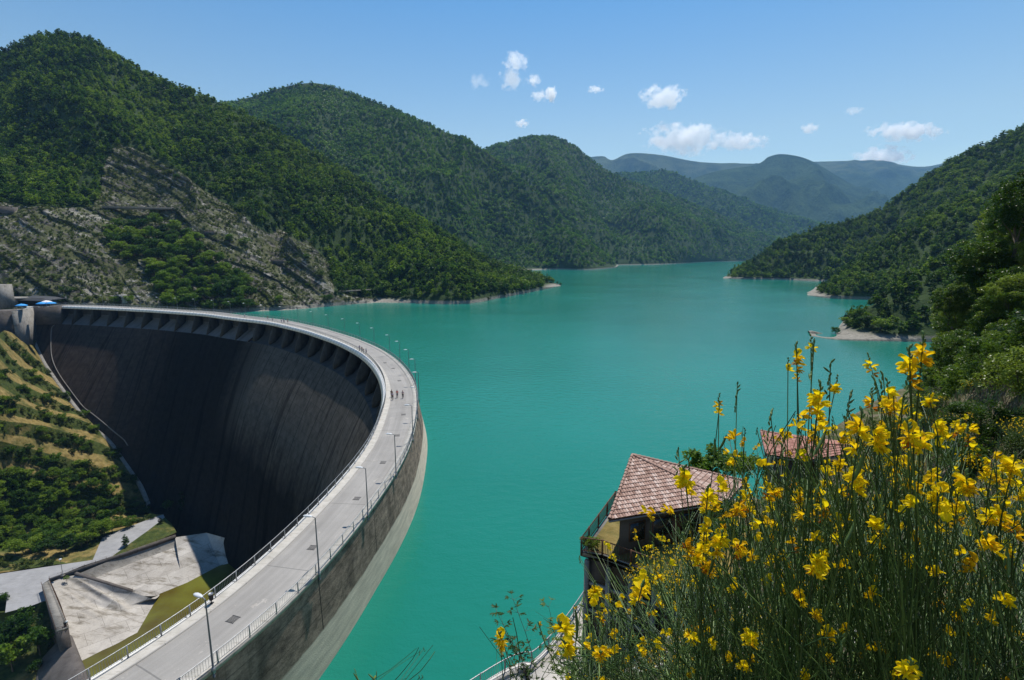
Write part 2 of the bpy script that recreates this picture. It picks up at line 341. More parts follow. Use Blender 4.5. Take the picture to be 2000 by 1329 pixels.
def rocky(name, dark=1.0, earth=(0.11, 0.10, 0.065)):
    """hill ground: 'rock' attribute picks bare rock; pale washed rock under the high-water line"""
    m, N, L, b = new_mat(name)
    geo = N.new('ShaderNodeNewGeometry'); P = geo.outputs['Position']
    sp = N.new('ShaderNodeSeparateXYZ'); L.new(P, sp.inputs[0])
    at = N.new('ShaderNodeAttribute'); at.attribute_name = 'rock'
    n1 = noise(N, L, 0.05, 6, 0.6, P); n2 = noise(N, L, 0.6, 6, 0.7, P)
    mp = N.new('ShaderNodeMapping'); mp.vector_type = 'TEXTURE'; mp.inputs['Rotation'].default_value = (0, math.radians(27), 0); mp.inputs['Scale'].default_value = (42.0, 9.0, 1.25)
    L.new(P, mp.inputs[0]); n3 = noise(N, L, 0.8, 5, 0.7, mp.outputs[0])
    rk = ramp(N, L, mth(N, L, 'ADD', mth(N, L, 'MULTIPLY', n3, 0.82), mth(N, L, 'MULTIPLY', n2, 0.18)), [(0.42, (0.022, 0.021, 0.018)), (0.52, (0.105, 0.098, 0.083)), (0.60, (0.27, 0.255, 0.225))])
    rkv = ramp(N, L, noise(N, L, 0.12, 6, 0.75, P), [(0.45, (0, 0, 0)), (0.53, (1, 1, 1))])
    grass = ramp(N, L, n2, [(0.3, (0.028, 0.042, 0.012)), (0.7, (0.095, 0.10, 0.032))])
    rk = mixc(N, L, mth(N, L, 'MULTIPLY', rkv, 0.85), rk, grass)
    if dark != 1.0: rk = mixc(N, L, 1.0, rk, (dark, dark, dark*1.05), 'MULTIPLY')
    gr = ramp(N, L, mth(N, L, 'ADD', mth(N, L, 'MULTIPLY', n1, 0.6), mth(N, L, 'MULTIPLY', n2, 0.4)), [(0.35, (0.018, 0.034, 0.010)), (0.6, (0.03, 0.055, 0.014)), (0.80, earth)])
    c = mixc(N, L, at.outputs['Fac'], gr, rk)
    zz = mth(N, L, 'ADD', sp.outputs[2], mth(N, L, 'MULTIPLY', n2, 3.0))
    k = ramp(N, L, mth(N, L, 'DIVIDE', zz, 20.0), [(0.16, (1, 1, 1)), (0.23, (0, 0, 0))])
    pale = ramp(N, L, n2, [(0.3, (0.13, 0.12, 0.10)), (0.65, (0.30, 0.28, 0.235))])
    c = mixc(N, L, k, c, pale)
    L.new(c, b.inputs['Base Color']); b.inputs['Roughness'].default_value = 0.95; b.inputs['Specular IOR Level'].default_value = 0.15
    bump(N, L, mth(N, L, 'ADD', n2, n3), b, 0.7, 0.8)
    return m
M['hill'] = rocky('hill_ground')
M['cliff'] = rocky('shaded_cliff_ground', dark=0.16)  # copy of the hill ground, bare rock darkened to stand for shade
def mountain_mat():
    m, N, L, b = new_mat('far_mountain_woods')
    P = N.new('ShaderNodeNewGeometry').outputs['Position']; sp = N.new('ShaderNodeSeparateXYZ'); L.new(P, sp.inputs[0])
    n1 = noise(N, L, 0.004, 6, 0.6, P); n2 = noise(N, L, 0.05, 4, 0.8, P)
    wood = ramp(N, L, mth(N, L, 'ADD', mth(N, L, 'MULTIPLY', n1, 0.5), mth(N, L, 'MULTIPLY', n2, 0.5)), [(0.36, (0.014, 0.034, 0.016)), (0.62, (0.095, 0.145, 0.060))])
    past = ramp(N, L, n1, [(0.4, (0.06, 0.085, 0.04)), (0.6, (0.12, 0.15, 0.07))])
    k = ramp(N, L, mth(N, L, 'ADD', mth(N, L, 'DIVIDE', sp.outputs[2], 1600.0), mth(N, L, 'MULTIPLY', n1, 0.35)), [(0.82, (0, 0, 0)), (0.90, (1, 1, 1))])
    L.new(mixc(N, L, k, wood, past), b.inputs['Base Color']); b.inputs['Roughness'].default_value = 1.0; b.inputs['Specular IOR Level'].default_value = 0.0
    bump(N, L, n2, b, 1.0, 40.0); return m
M['mountain'] = mountain_mat()
# ------------------------------------------------------------------ water
def water_mat(name, deep, rough=0.11, s=0.35, str_=0.24, green=None):
    m, N, L, b = new_mat(name)
    P = N.new('ShaderNodeNewGeometry').outputs['Position']
    n1 = noise(N, L, s, 3, 0.55, P, (1, 1.6, 1)); n2 = noise(N, L, s*6, 3, 0.6, P, (1, 1.4, 1)); n0 = noise(N, L, 0.006 if "lake" in name else 0.06, 4, 0.5, P)
    c = ramp(N, L, n0, [(0.35, deep), (0.65, green or tuple(x*1.15 for x in deep))])
    L.new(c, b.inputs['Base Color']); wv = noise(N, L, 0.018, 4, 0.6, P, (1, 2.6, 1)); L.new(ramp(N, L, wv, [(0.35, (rough*.75,)*3), (0.65, (rough*1.5,)*3)]), b.inputs['Roughness']); b.inputs['IOR'].default_value = 1.33
    h = mth(N, L, 'ADD', n1, mth(N, L, 'MULTIPLY', n2, 0.35))
    bump(N, L, h, b, str_, 0.6); return m
M['lake'] = water_mat('turquoise_lake', (0.008, 0.142, 0.102), green=(0.012, 0.185, 0.142))
M['pool'] = water_mat('algae_pool', (0.075, 0.055, 0.008), 0.12, 0.5, 0.08, green=(0.13, 0.135, 0.022))
G = np.array([[(-1500, -400, 0), (-1500, 5200, 0)], [(4500, -400, 0), (4500, 5200, 0)]], float)

# ------------------------------------------------------------------ the dam: crest curve
INN_PX = [(181,1329),(268,1287),(355,1226),(420,1174),(500,1110),(546,1063),(642,969),(700,900),(728,857),(743,813),(753,787),(754,761),(747,734),(729,708),(703,687),(660,666),(597,645),(529,629),(450,620),(400,613),(300,606),(200,601),(112,598)]
ip = [atz(x, y, 11)[:2] for x, y in INN_PX]
ip = [ip[0]+(-9, -15), ip[0]+(-4.2, -7)] + ip + [ip[-1]+(-6, -1.0), ip[-1]+(-14, -4.0)]
ip = np.array(ip)
def arclen(P): return np.r_[0, np.cumsum(np.hypot(*np.diff(P, axis=0).T))]
def smooth_curve(P, step=1.0, win=25):
    s = arclen(P); t = np.arange(0, s[-1], step); Q = np.c_[np.interp(t, s, P[:, 0]), np.interp(t, s, P[:, 1])]
    Qp = np.r_[np.array([2*Q[0]-Q[k] for k in range(win, 0, -1)]), Q, np.array([2*Q[-1]-Q[-1-k] for k in range(1, win+1)])]
    w = np.hanning(2*win+1); w /= w.sum()
    return np.c_[np.convolve(Qp[:, 0], w, 'valid'), np.convolve(Qp[:, 1], w, 'valid')]
CI = smooth_curve(ip, 1.0, 16)                     # inner (downstream) deck edge
CS = arclen(CI); LEN = CS[-1]
CT = np.gradient(CI, axis=0); CT /= np.hypot(*CT.T)[:, None]
CN = np.c_[-CT[:, 1], CT[:, 0]]                      # left of travel = downstream side
if (CN[150]@np.array([-1.0, 0])) < 0: CN = -CN
def cr(s, off, z):
    """point at arc length s, offset metres towards downstream, height z"""
    s = np.asarray(s, float)
    x = np.interp(s, CS, CI[:, 0]); y = np.interp(s, CS, CI[:, 1]); nx = np.interp(s, CS, CN[:, 0]); ny = np.interp(s, CS, CN[:, 1])
    return np.stack([x+nx*off, y+ny*off, np.broadcast_to(z, x.shape)*1.0], -1)
def s_of(p):
    d = np.hypot(CI[:, 0]-p[0], CI[:, 1]-p[1]); return CS[d.argmin()]
S = np.arange(0, LEN+0.01, LEN/int(LEN/1.5))
W = 6.8
def uvset(o, U, Vv):
    uvl = o.data.uv_layers.new(name='UVMap'); li = np.zeros(len(o.data.loops), np.int32); o.data.loops.foreach_get('vertex_index', li)
    uvl.data.foreach_set('uv', np.c_[np.asarray(U).ravel()[li], np.asarray(Vv).ravel()[li]].astype(np.float32).ravel())
def sweep(name, prof, mat, parent, SS=None, smooth=False, per=None):
    """prof: list of (off,z); swept along S as open strip with flat ends; per(s)->prof optional"""
    SS = S if SS is None else SS
    G = np.zeros((len(SS), len(prof), 3)); U = np.zeros(G.shape[:2]); Z = np.zeros(G.shape[:2])
    acc = 0
    for j, (o, z) in enumerate(prof):
        G[:, j] = cr(SS, o, z); U[:, j] = SS
        if j: acc += math.hypot(o-prof[j-1][0], z-prof[j-1][1])
        Z[:, j] = z if abs(prof[0][1]-prof[-1][1]) > 2 else acc
    ob = grid_obj(name, G, mat, parent, smooth); uvset(ob, U, Z); return ob
def boxsweep(name, o0, o1, z0, z1, mat, parent, SS=None):
    return sweep(name, [(o0, z0), (o0, z1), (o1, z1), (o1, z0), (o0, z0)], mat, parent, SS)

dam = thing('arch_dam', 'huge curved grey concrete arch dam holding back the turquoise lake', 'dam', (-120, 200, 0))
dam.location = (0, 0, 0)
# downstream face : slope (inward metres per metre down) depends on where along the arch
def face_off(s, z):
    f = np.clip(s/LEN, 0, 1); d = np.clip(1.0 - z, 0, None)
    kL = 0.60; kTop = np.interp(f, [0, .3, .45, .54, .62, .70, .78, .84, 1], [.50, .56, .68, .68, .56, .42, .46, .68, .74]); kBot = np.interp(f, [0, .3, .45, .6, .70, .78, .85, 1], [.10, .08, .18, .32, .36, .42, .66, .72])
    D = np.interp(f, [0, .3, .5, .7, 1], [45, 32, 22, 15, 60])
    t = np.minimum(d, D*2)
    # slope falls smoothly from kTop to kBot over 2D
    return 3.0 + kTop*t - (kTop-kBot)*t*t/(4*D) + kBot*np.maximum(d-2*D, 0)
zz = np.r_[np.linspace(1.0, -20, 22), np.linspace(-22, -92, 28)]
FG = np.zeros((len(S), len(zz), 3)); UU = np.zeros(FG.shape[:2]); ZZ = np.zeros(FG.shape[:2])
for j, z in enumerate(zz):
    FG[:, j] = cr(S, face_off(S, z), z); UU[:, j] = S; ZZ[:, j] = z
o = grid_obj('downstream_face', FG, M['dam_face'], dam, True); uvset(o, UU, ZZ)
FX, FY = project(FG)
def face_at(px, py):
    d = (FX-px)**2 + (FY-py)**2; i, j = np.unravel_index(d.argmin(), d.shape); return FG[i, j].copy(), S[i], zz[j]
# spill ledge and bay back wall
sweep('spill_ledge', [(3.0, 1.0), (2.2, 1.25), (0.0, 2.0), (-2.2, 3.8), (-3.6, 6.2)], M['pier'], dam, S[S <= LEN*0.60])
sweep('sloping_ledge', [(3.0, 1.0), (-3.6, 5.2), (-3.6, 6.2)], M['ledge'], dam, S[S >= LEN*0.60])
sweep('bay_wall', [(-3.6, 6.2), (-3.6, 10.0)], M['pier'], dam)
# upstream wall and crest slab
uz = np.array([10.62, 9, 7.5, 6, 4.5, 3, 1.5, 0, -2, -6, -12.0]); bl = np.interp(S, [0, 45, 110, LEN], [0.15, 0.3, 2.4, 2.6])
GU = np.stack([cr(S, 0, z_)+np.c_[np.interp(S, CS, CN[:, 0]), np.interp(S, CS, CN[:, 1]), 0*S]*(-W-0.15-bl*((10.35-z_)/10.35))[:, None] for z_ in uz], 1)
o = grid_obj('upstream_wall', GU, M['dam_up'], dam, True); uvset(o, S[:, None]*np.ones(len(uz)), uz[None, :]*np.ones((len(S), 1)))
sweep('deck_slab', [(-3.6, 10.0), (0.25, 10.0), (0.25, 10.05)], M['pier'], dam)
sweep('fascia', [(0.0, 9.75), (0.95, 9.75), (0.25, 11.12), (0.0, 11.12)], M['fascia'], dam)
sweep('crest_edge', [(-W-0.1, 11.10), (-W-0.25, 11.10), (-W-0.25, 10.6), (-W-0.15, 10.6)], M['kerb'], dam)
# piers in the bays
def pier(s, curved):
    mb = MB(); P0 = cr(np.array([s-0.8, s+0.8]), 0, 0)
    prof = [(-3.5, 6.3), (-2.2, 3.9), (0, 2.1), (2.3, 1.3), (2.3, 3.0), (1.2, 6.0), (0.1, 8.4), (0.1, 9.98), (-3.5, 9.98)] if curved else \
           [(-3.5, 5.2), (2.95, 1.0), (0.15, 9.7), (-3.5, 9.98)]
    n = len(prof); V = []
    for ss in ((s-0.7, s+0.7) if curved else (s-0.45, s+0.45)):
        for o_, z_ in prof: V.append(cr(np.array([ss]), o_, z_)[0])
    mb.add(V, [(i, (i+1) % n, n+(i+1) % n, n+i) for i in range(n)], [(0, i+1, i) for i in range(1, n-1)] + [(n, n+i, n+i+1) for i in range(1, n-1)])
    ob = mb.build('pier', M['pier'], dam); v = np.array(V); uvset(ob, v[:, 0]+v[:, 1], v[:, 2]); return ob
s_piers = np.arange(LEN-14, 30, -13.2)
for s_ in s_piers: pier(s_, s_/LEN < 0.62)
# raised light guide walls on the spillway half of the face
for px_, py_, py2 in ((470, 668, 800), (499, 668, 780), (503, 668, 1000), (438, 664, 760)):
    pass
# perimeter joint near the left abutment
J = [(113,601),(106,616),(101,640),(98,669),(102,705),(117,738),(135,765),(169,801),(211,837),(256,880)]
jp = [face_at(*p) for p in J]
js = np.interp(np.linspace(0, 1, 60), np.linspace(0, 1, len(J)), [q[1] for q in jp]); jz = np.interp(np.linspace(0, 1, 60), np.linspace(0, 1, len(J)), [q[2] for q in jp])
k5 = np.ones(7)/7; js = np.convolve(np.r_[[js[0]]*3, js, [js[-1]]*3], k5, 'valid'); jz = np.convolve(np.r_[[jz[0]]*3, jz, [jz[-1]]*3], k5, 'valid')
Gj = np.stack([cr(js+a, 0, 0)*np.array([1, 1, 0]) + np.c_[np.interp(js+a, CS, CN[:, 0])*(face_off(js+a, jz)+b), np.interp(js+a, CS, CN[:, 1])*(face_off(js+a, jz)+b), jz] for a, b in ((-0.35, 0.0), (-0.35, 0.2), (0.35, 0.2), (0.35, 0.0))], 1)
o = grid_obj('perimeter_joint', Gj, M['joint'], dam); uvset(o, Gj[..., 0], Gj[..., 2])

# road, kerbs, pavement
road = sweep('crest_road', [(-1.25, 11.0), (-W+0.85, 11.0)], M['road'], None); tag(road, 'grey asphalt road running along the curved dam crest', kind='structure')
o = sweep('pavement', [(0.0, 11.12), (-1.13, 11.12)], M['kerb'], None); tag(o, 'pale concrete pavement along the downstream side of the crest road', kind='structure')
o = sweep('kerb', [(-1.13, 11.124), (-1.25, 11.124), (-1.25, 10.95)], M['deck'], None); tag(o, 'kerb along the downstream side of the crest road', kind='structure')
o = sweep('kerb', [(-W+0.85, 10.95), (-W+0.85, 11.1), (-W-0.1, 11.1)], M['kerb'], None); tag(o, 'pale kerb strip along the lake side of the crest road', kind='structure')

# ------------------------------------------------------------------ guard rails
def guard_rail(off, label, s0, s1):
    t = thing('guard_rail', label, 'railing')
    SS = np.arange(s0, s1, 2.0)
    mb = MB()
    for zt, r in ((12.2, 0.038), (11.32, 0.022)): mb.tube(cr(SS, off, zt), r, 5)
    mb.build('handrail', M['metal_grey'], t)
    ps = np.arange(s0, s1, 2.55); near = []; far = MB(); order = np.argsort([np.linalg.norm(cr(np.array([q]), off, 11)[0]-EYE) for q in ps])
    nearset = set(order[:98].tolist())
    for i, q in enumerate(ps):
        p = cr(np.array([q]), off, 11.1)[0]; tt = cr(np.array([q+0.3]), off, 11.1)[0]-p; tt /= np.linalg.norm(tt); ax = (tt, np.array([-tt[1], tt[0], 0]), np.array([0, 0, 1.0]))
        m2 = MB() if i in nearset else far
        m2.box(p+(0, 0, .54), (0.10, 0.06, 1.12), ax); m2.box(p+(0, 0, .03), (0.16, 0.14, 0.04), ax)
        if i in nearset: m2.build('post', M['metal_grey'], t)
    if far.n: tag(far.build('far_posts', M['metal_grey'], t), kind='stuff')
    bars = MB(); b = s0
    for q in np.arange(s0, s1, 0.19):
        p = cr(np.array([q]), off, 11.32)[0]
        bars.add(np.array([p+(-.011, -.011, 0), p+(.011, -.011, 0), p+(0, .014, 0), p+(-.011, -.011, .88), p+(.011, -.011, .88), p+(0, .014, .88)]), [(0, 1, 4, 3), (1, 2, 5, 4), (2, 0, 3, 5)])
    tag(bars.build('railing_bars', M['metal_grey'], t), kind='stuff')
    return t
guard_rail(-0.12, 'grey metal railing with vertical bars along the downstream edge of the dam crest', 2, LEN-6)
guard_rail(-W-0.22, 'grey metal railing with vertical bars along the lake edge of the dam crest', 2, LEN-6)

# ------------------------------------------------------------------ street lamps on the lake edge
LAMP_PX = [(418,1297),(605,1118),(707,1009),(769,926),(801,859)]
lamp_s = [s_of(atz(x, y, 11)[:2]) for x, y in LAMP_PX]
tops = [(816,757),(817,728),(809,703),(797,684),(780,668),(759,655),(736,641),(708,631),(679,623),(647,615)]
lamp_s += [s_of(atz(x, y, 17.1)[:2]) for x, y in tops]
while lamp_s[-1] < LEN-30: lamp_s.append(lamp_s[-1]+14.2)
def make_lamp(h=6.1):
    t = thing('street_lamp', '', 'street lamp', group='lamps along the dam crest')
    m = MB(); m.tube([(0, 0, -0.6), (0, 0, h*0.4), (0, 0, h-0.15), (0, 0, h)], [0.085, 0.07, 0.05, 0.05], 8); m.build('pole', M['pole'], t, True)
    m = MB(); m.tube([(0, 0, h-.05), (-.15, 0, h+.04), (-.4, 0, h+.08)], 0.04, 6); m.build('arm', M['pole'], t, True)
    m = MB(); n = 12
    P = np.array([(-.3, 0, h+.08), (-.4, 0, h+.09), (-.65, 0, h+.11), (-1.0, 0, h+.12), (-1.2, 0, h+.10), (-1.28, 0, h+.08)]); m.tube(P, [.05, .12, .19, .19, .12, .04], 10)
    V = m.V[0]; V[:, 2] = (V[:, 2]-h-.1)*0.55+h+.1
    m.build('lamp_head', M['white'], t, True)
    m = MB(); m.box((0, 0, 0.0), (0.22, 0.22, 0.5)); m.build('base_box', M['metal_grey'], t)
    return t
def copy_tree(o, parent=None):
    c = o.copy(); COL.objects.link(c)
    if parent is not None: c.parent = parent
    for ch in list(o.children): copy_tree(ch, c)
    return c
ordw = ['nearest','second nearest','third nearest','fourth nearest','fifth nearest','sixth nearest','seventh nearest','eighth nearest','ninth nearest','tenth nearest','eleventh nearest','twelfth nearest','thirteenth nearest','fourteenth nearest','fifteenth nearest']
lamp0 = make_lamp()
for i, s_ in enumerate(lamp_s):
    t = lamp0 if i == 0 else copy_tree(lamp0)
    p = cr(np.array([s_]), -W-0.45, 11)[0]; t.location = p
    nx = np.interp(s_, CS, CN[:, 0]); ny = np.interp(s_, CS, CN[:, 1]); t.rotation_euler = (0, 0, math.atan2(-ny, -nx)+0.0)
    if i < len(ordw): t['label'] = f'{ordw[i]} white-headed street lamp counted along the lake edge of the dam crest'
    else:
        k = len(lamp_s)-i
        t['label'] = f'{ORD[k-1]} small distant street lamp counted from the far left end of the dam crest'
# drain grates in the road
grates = [(112, 998+0)]
GR = [(455,1210),(610,1070),(697,974),(748,904),(776,851),(788,810),(780,744),(768,720),(752,709)]
for i, (x, y) in enumerate(GR):
    p = atz(x, y, 11.006); s_ = s_of(p[:2]); tt = cr(np.array([s_+.5]), 0, 0)[0]-cr(np.array([s_]), 0, 0)[0]; tt /= np.linalg.norm(tt); a2 = np.array([-tt[1], tt[0], 0])
    m = MB(); ax = (tt, a2, np.array([0, 0, 1.0]))
    for k in range(6): m.box(p+a2*(k-2.5)*0.14, (0.8, 0.07, 0.03), ax)
    for q in (-.4, .4): m.box(p+tt*q, (0.05, 0.9, 0.034), ax)
    t = m.build('drain_grate', M['slate'])
    tag(t, (['nearest','second','third','fourth','fifth','sixth','seventh','eighth','farthest'][i])+' dark iron drain grate counted along the crest road from the camera', 'drain grate', 'drain grates in the crest road')
# litter bin hanging on the downstream railing next to the first lamp
p = cr(np.array([s_of(atz(405, 1175, 11)[:2])]), -0.42, 11.12)[0]
t = thing('litter_bin', 'small black litter bin hanging on the railing behind the nearest lamp head', 'bin', tuple(p))
m = MB(); m.tube([(0, 0, .35), (0, 0, .4), (0, 0, .95)], [.16, .18, .22], 12); m.build('bin_body', M['dark'], t, True)
m = MB(); m.box((0, 0, .02), (.3, .3, .05)); m.bar((0, 0, .04), (0, 0, .36), .05); m.build('bin_foot', M['dark'], t)
m = MB(); m.tube([(0, 0, .95), (0, 0, .99)], [.235, .235], 12); m.build('bin_rim', M['metal_grey'], t)
# ------------------------------------------------------------------ lake surface (one sheet, cut along the upstream wall)
def ngon(name, pts, mat, z=None):
    bm = bmesh.new(); vs = [bm.verts.new((p[0], p[1], p[2] if z is None else z)) for p in pts]
    bm.faces.new(vs); bmesh.ops.triangulate(bm, faces=bm.faces[:]); bmesh.ops.recalc_face_normals(bm, faces=bm.faces[:])
    if sum(f.normal.z for f in bm.faces) < 0: bmesh.ops.reverse_faces(bm, faces=bm.faces[:])
    me = bpy.data.meshes.new(name); bm.to_mesh(me); bm.free(); me.materials.append(mat)
    return link(bpy.data.objects.new(name, me))
up = cr(np.arange(0, LEN, 2.0), -W+0.6, 0.0)
lake_pts = [tuple(p) for p in up] + [(-300, 300, 0), (-330, 470, 0), (-1200, 900, 0), (-1200, 5200, 0), (4800, 5200, 0), (4800, -200, 0), (60, -200, 0), (10, 8, 0)]
tag(ngon('lake_water', lake_pts, M['lake'], 0.0), 'turquoise reservoir water filling the valley behind the dam', kind='structure')

# ------------------------------------------------------------------ hills: foot -> ridge -> back
def resamp(pts, n): return crom(np.array(pts, float), np.linspace(0, 1, n))
def in_poly(x, y, poly):
    c = np.zeros(np.shape(x), bool); n = len(poly)
    for i in range(n):
        x0, y0 = poly[i]; x1, y1 = poly[(i+1) % n]
        k = ((y0 > y) != (y1 > y)) & (x < (x1-x0)*(y-y0)/((y1-y0) or 1e-9) + x0); c ^= k
    return c
def hill(name, label, foot, spine, back, nu, nv, amp, wl, mat, seed=0, uw=None, rockpoly=None, belly=0.0, tree_h=6.0, strata=0.0):
    F = np.array([atz(f[0], f[1], f[2] if len(f) > 2 else 0.0) for f in foot])
    R = np.array([aty(*p) for p in spine]); R[:, 2] -= tree_h
    R[:, 2] = np.maximum(R[:, 2], 0.5)
    B = R + np.array(back)[None, :]; B[:, 2] = -10
    u = np.linspace(0, 1, nu)
    if uw is not None: u = np.interp(u, np.linspace(0, 1, len(uw)), uw)
    Fc, Rc, Bc = crom(F, u), crom(R, u), crom(B, u)
    cl = 3.8
    nb = max(6, nv//5); v = np.linspace(0, 1, nv)
    G1 = Fc[:, None]*(1-v)[None, :, None] + Rc[:, None]*v[None, :, None]
    prof = v + belly*np.sin(v*math.pi)
    G1[..., 2] = Fc[:, 2][:, None] + (Rc[:, 2]-Fc[:, 2])[:, None]*prof[None, :]
    tp = np.clip(np.hypot((Rc-Fc)[:, 0], (Rc-Fc)[:, 1])/90.0, 0, 1)**1.5; ue = np.ones(nu) if nu > 500 else np.clip(u*14, 0, 1)
    G1[..., 2] += (tp*ue)[:, None]*(cl*(1-np.exp(-v*90.0))*np.exp(-v*3))[None, :]
    vb = np.linspace(0, 1, nb)[1:]
    G2 = Rc[:, None]*(1-vb)[None, :, None] + Bc[:, None]*vb[None, :, None]
    sk = Fc.copy(); d = Fc-Rc; d[:, 2] = 0; d /= np.linalg.norm(d, axis=1)[:, None]; sk += d*10; sk[:, 2] -= 12
    G = np.concatenate([sk[:, None], G1, G2], 1)
    V = np.r_[0, v, 1+vb][None, :]
    env = np.sin(np.clip(V, 0, 1)*math.pi)**0.6*(V <= 1) + np.sin(np.clip(V-1, 0, 1)*math.pi)*(V > 1)
    # gullies run down the slope: noise mostly along the hill, slightly warped
    a = np.r_[0, np.cumsum(np.linalg.norm(np.diff(Rc+Fc, axis=0), axis=1))]/2
    A = a[:, None] + wl*0.9*fbm(G[..., 0]/wl/1.7+seed, G[..., 1]/wl/1.7, 0, 2)
    rid = 1-np.abs(fbm(A/wl, V*1.3+seed, seed*3.1, 2))*2.4
    dz = amp*env*(rid-0.35) + amp*0.35*env*fbm(G[..., 0]/wl*2.5, G[..., 1]/wl*2.5, seed, 4)
    hs = np.clip((Rc[:, 2]-6)/(amp*2.2), 0, 1)[:, None]; dz = dz*hs
    G[..., 2] += dz
    G[..., 2] += (tree_h*0.35*(V > .9)*(V < 1.1))*fbm(A/18.0, 0*A, seed+5.0, 3)
    rk = np.zeros(V.shape)*np.ones((nu, 1))
    if rockpoly is not None:
        X, Y = project(G); jx = 14*fbm(G[..., 0]/25, G[..., 1]/25, 3.3, 3); jy = 12*fbm(G[..., 0]/25, G[..., 1]/25, 9.3, 3)
        for poly in rockpoly: rk = np.maximum(rk, in_poly(X+jx, Y+jy, poly)*(V <= 1)*1.0)
        if strata:
            ph = (G[..., 2]*1.0 + G[..., 0]*0.46 + 2.0*fbm(G[..., 0]/60, G[..., 2]/20, 1.1, 3))
            saw = (1-(ph/8.5) % 1.0)*1.5 + 0.6*(1-(ph/3.1+0.3) % 1.0)
            brk = fbm((G[..., 0]*.9-G[..., 2]*.45)/26, (G[..., 2]*.9+G[..., 0]*.45)/8, 4.4, 3)
            k = rk*strata*np.clip(0.7+brk*1.2, 0, 1.4)
            G[..., 1] -= k*saw*0.9; G[..., 2] += k*saw*0.5 + rk*1.0*brk
    o = grid_obj(name, G, mat, None, True, flip=False); fattr(o, 'rock', rk)
    # normals up
    tag(o, label, kind='structure')
    return dict(G=G, rk=rk, V=V*np.ones((nu, 1)), o=o)
ROCK = [[(-500,400),(0,400),(60,408),(190,404),(206,340),(222,285),(290,306),(360,345),(430,395),(520,445),(600,475),(640,515),(655,575),(735,592),(400,612),(300,603),(-500,603)]]
HA = hill('near_hill', 'nearest wooded hill left of the lake with bare slanting rock slabs', 
    [(-420,602,8),(-200,601,8),(-50,600,8),(120,598,8),(250,602,6),(400,612,0),(560,606,0),(735,592,0),(900,594,0),(985,581,0),(1095,559,0)],
    [(-420,150,700),(-200,130,705),(-50,110,720),(130,60,740),(300,146,740),(450,205,735),(580,275,730),(700,350,715),(850,443,690),(960,508,660),(1095,556,626)],
    (-60, 420, 0), 760, 330, 24, 95, M['hill'], 1, uw=[0, .16, .28, .36, .44, .51, .58, .66, .75, .87, 1], rockpoly=ROCK, belly=-0.03, strata=1.9)
HB = hill('second_hill', 'second wooded hill behind the nearest one on the left shore',
    [(300,545),(460,543),(600,540),(700,538),(800,535),(900,532),(1000,529),(1085,527),(1150,527.5),(1204,523)],
    [(300,230,1560),(460,192,1560),(600,157,1560),(700,182,1560),(760,206,1550),(850,245,1530),(950,292,1500),(1050,372,1440),(1130,450,1370),(1205,521,1325)],
    (200, 800, 0), 300, 120, 80, 240, M['hill'], 2, tree_h=8)
HC = hill('third_hill', 'third rounded wooded hill where the lake narrows',
    [(900,528),(1000,526),(1080,523.5),(1140,521),(1200,518.5),(1290,517),(1345,514.5),(1395,512),(1560,508)],
    [(850,330,2300),(955,285,2300),(1050,266,2300),(1110,277,2300),(1190,332,2350),(1300,375,2400),(1400,414,2450),(1480,449,2450),(1560,480,2500)],
    (300, 1100, 0), 260, 110, 100, 300, M['hill'], 3, tree_h=8)
HD = hill('distant_hill', 'low distant green hill beyond the narrows under the mountains',
    [(1100,505),(1200,505),(1350,505),(1450,505),(1550,505),(1650,505),(1800,505)],
    [(1100,350,3700),(1270,336,3700),(1310,334,3700),(1400,372,3650),(1480,402,3600),(1560,432,3600),(1800,478,3500)],
    (300, 900, 0), 240, 80, 110, 420, M['mountain'], 4, tree_h=4)
HE = hill('far_mountain', 'hazy blue mountain with a rounded summit on the horizon',
    [(1250,500),(1350,500),(1430,500),(1500,500),(1550,500),(1620,500),(1750,500),(1900,500)],
    [(1250,390,5600),(1380,340,5700),(1475,322,5800),(1503,306,5800),(1535,302,5800),(1590,317,5800),(1680,372,5700),(1900,470,5500)],
    (0, 900, 0), 420, 170, 190, 520, M['mountain'], 5, tree_h=0, belly=0.05)
HF = hill('back_ridge', 'long level blue ridge behind the far mountain', 
    [(900,497),(1050,497),(1150,497),(1230,497),(1300,497),(1380,497),(1450,497),(1550,497),(1650,497),(1750,497),(1850,497),(2000,497),(2200,497)],
    [(900,350,7600),(1050,325,7600),(1165,306,7600),(1195,313,7600),(1230,300,7600),(1290,303,7600),(1370,317,7600),(1480,320,7600),(1600,316,7700),(1710,315,7800),(1800,326,7800),(1900,312,7800),(2200,300,7800)],
    (0, 700, 0), 460, 140, 200, 650, M['mountain'], 6, tree_h=0, belly=0.04)
ROCKR = [[(1700,485),(1760,460),(1830,422),(1895,395),(1925,402),(1880,436),(1800,464),(1730,500)]]
HG = hill('right_hill', 'wooded hill rising from a rocky point on the right shore',
    [(1413,544),(1450,546),(1520,547),(1600,550),(1700,553),(1800,560),(1950,570),(2250,595)],
    [(1412,542,802),(1450,512,830),(1520,472,860),(1600,444,880),(1720,402,880),(1830,325,860),(2000,240,840),(2300,110,820)],
    (200, 300, 0), 240, 110, 30, 90, M['hill'], 7, tree_h=8)
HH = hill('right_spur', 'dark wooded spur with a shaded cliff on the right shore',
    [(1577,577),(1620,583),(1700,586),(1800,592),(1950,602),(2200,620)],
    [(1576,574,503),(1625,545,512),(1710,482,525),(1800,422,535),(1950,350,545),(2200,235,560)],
    (60, 160, 0), 200, 100, 9, 60, M['cliff'], 8, tree_h=6)
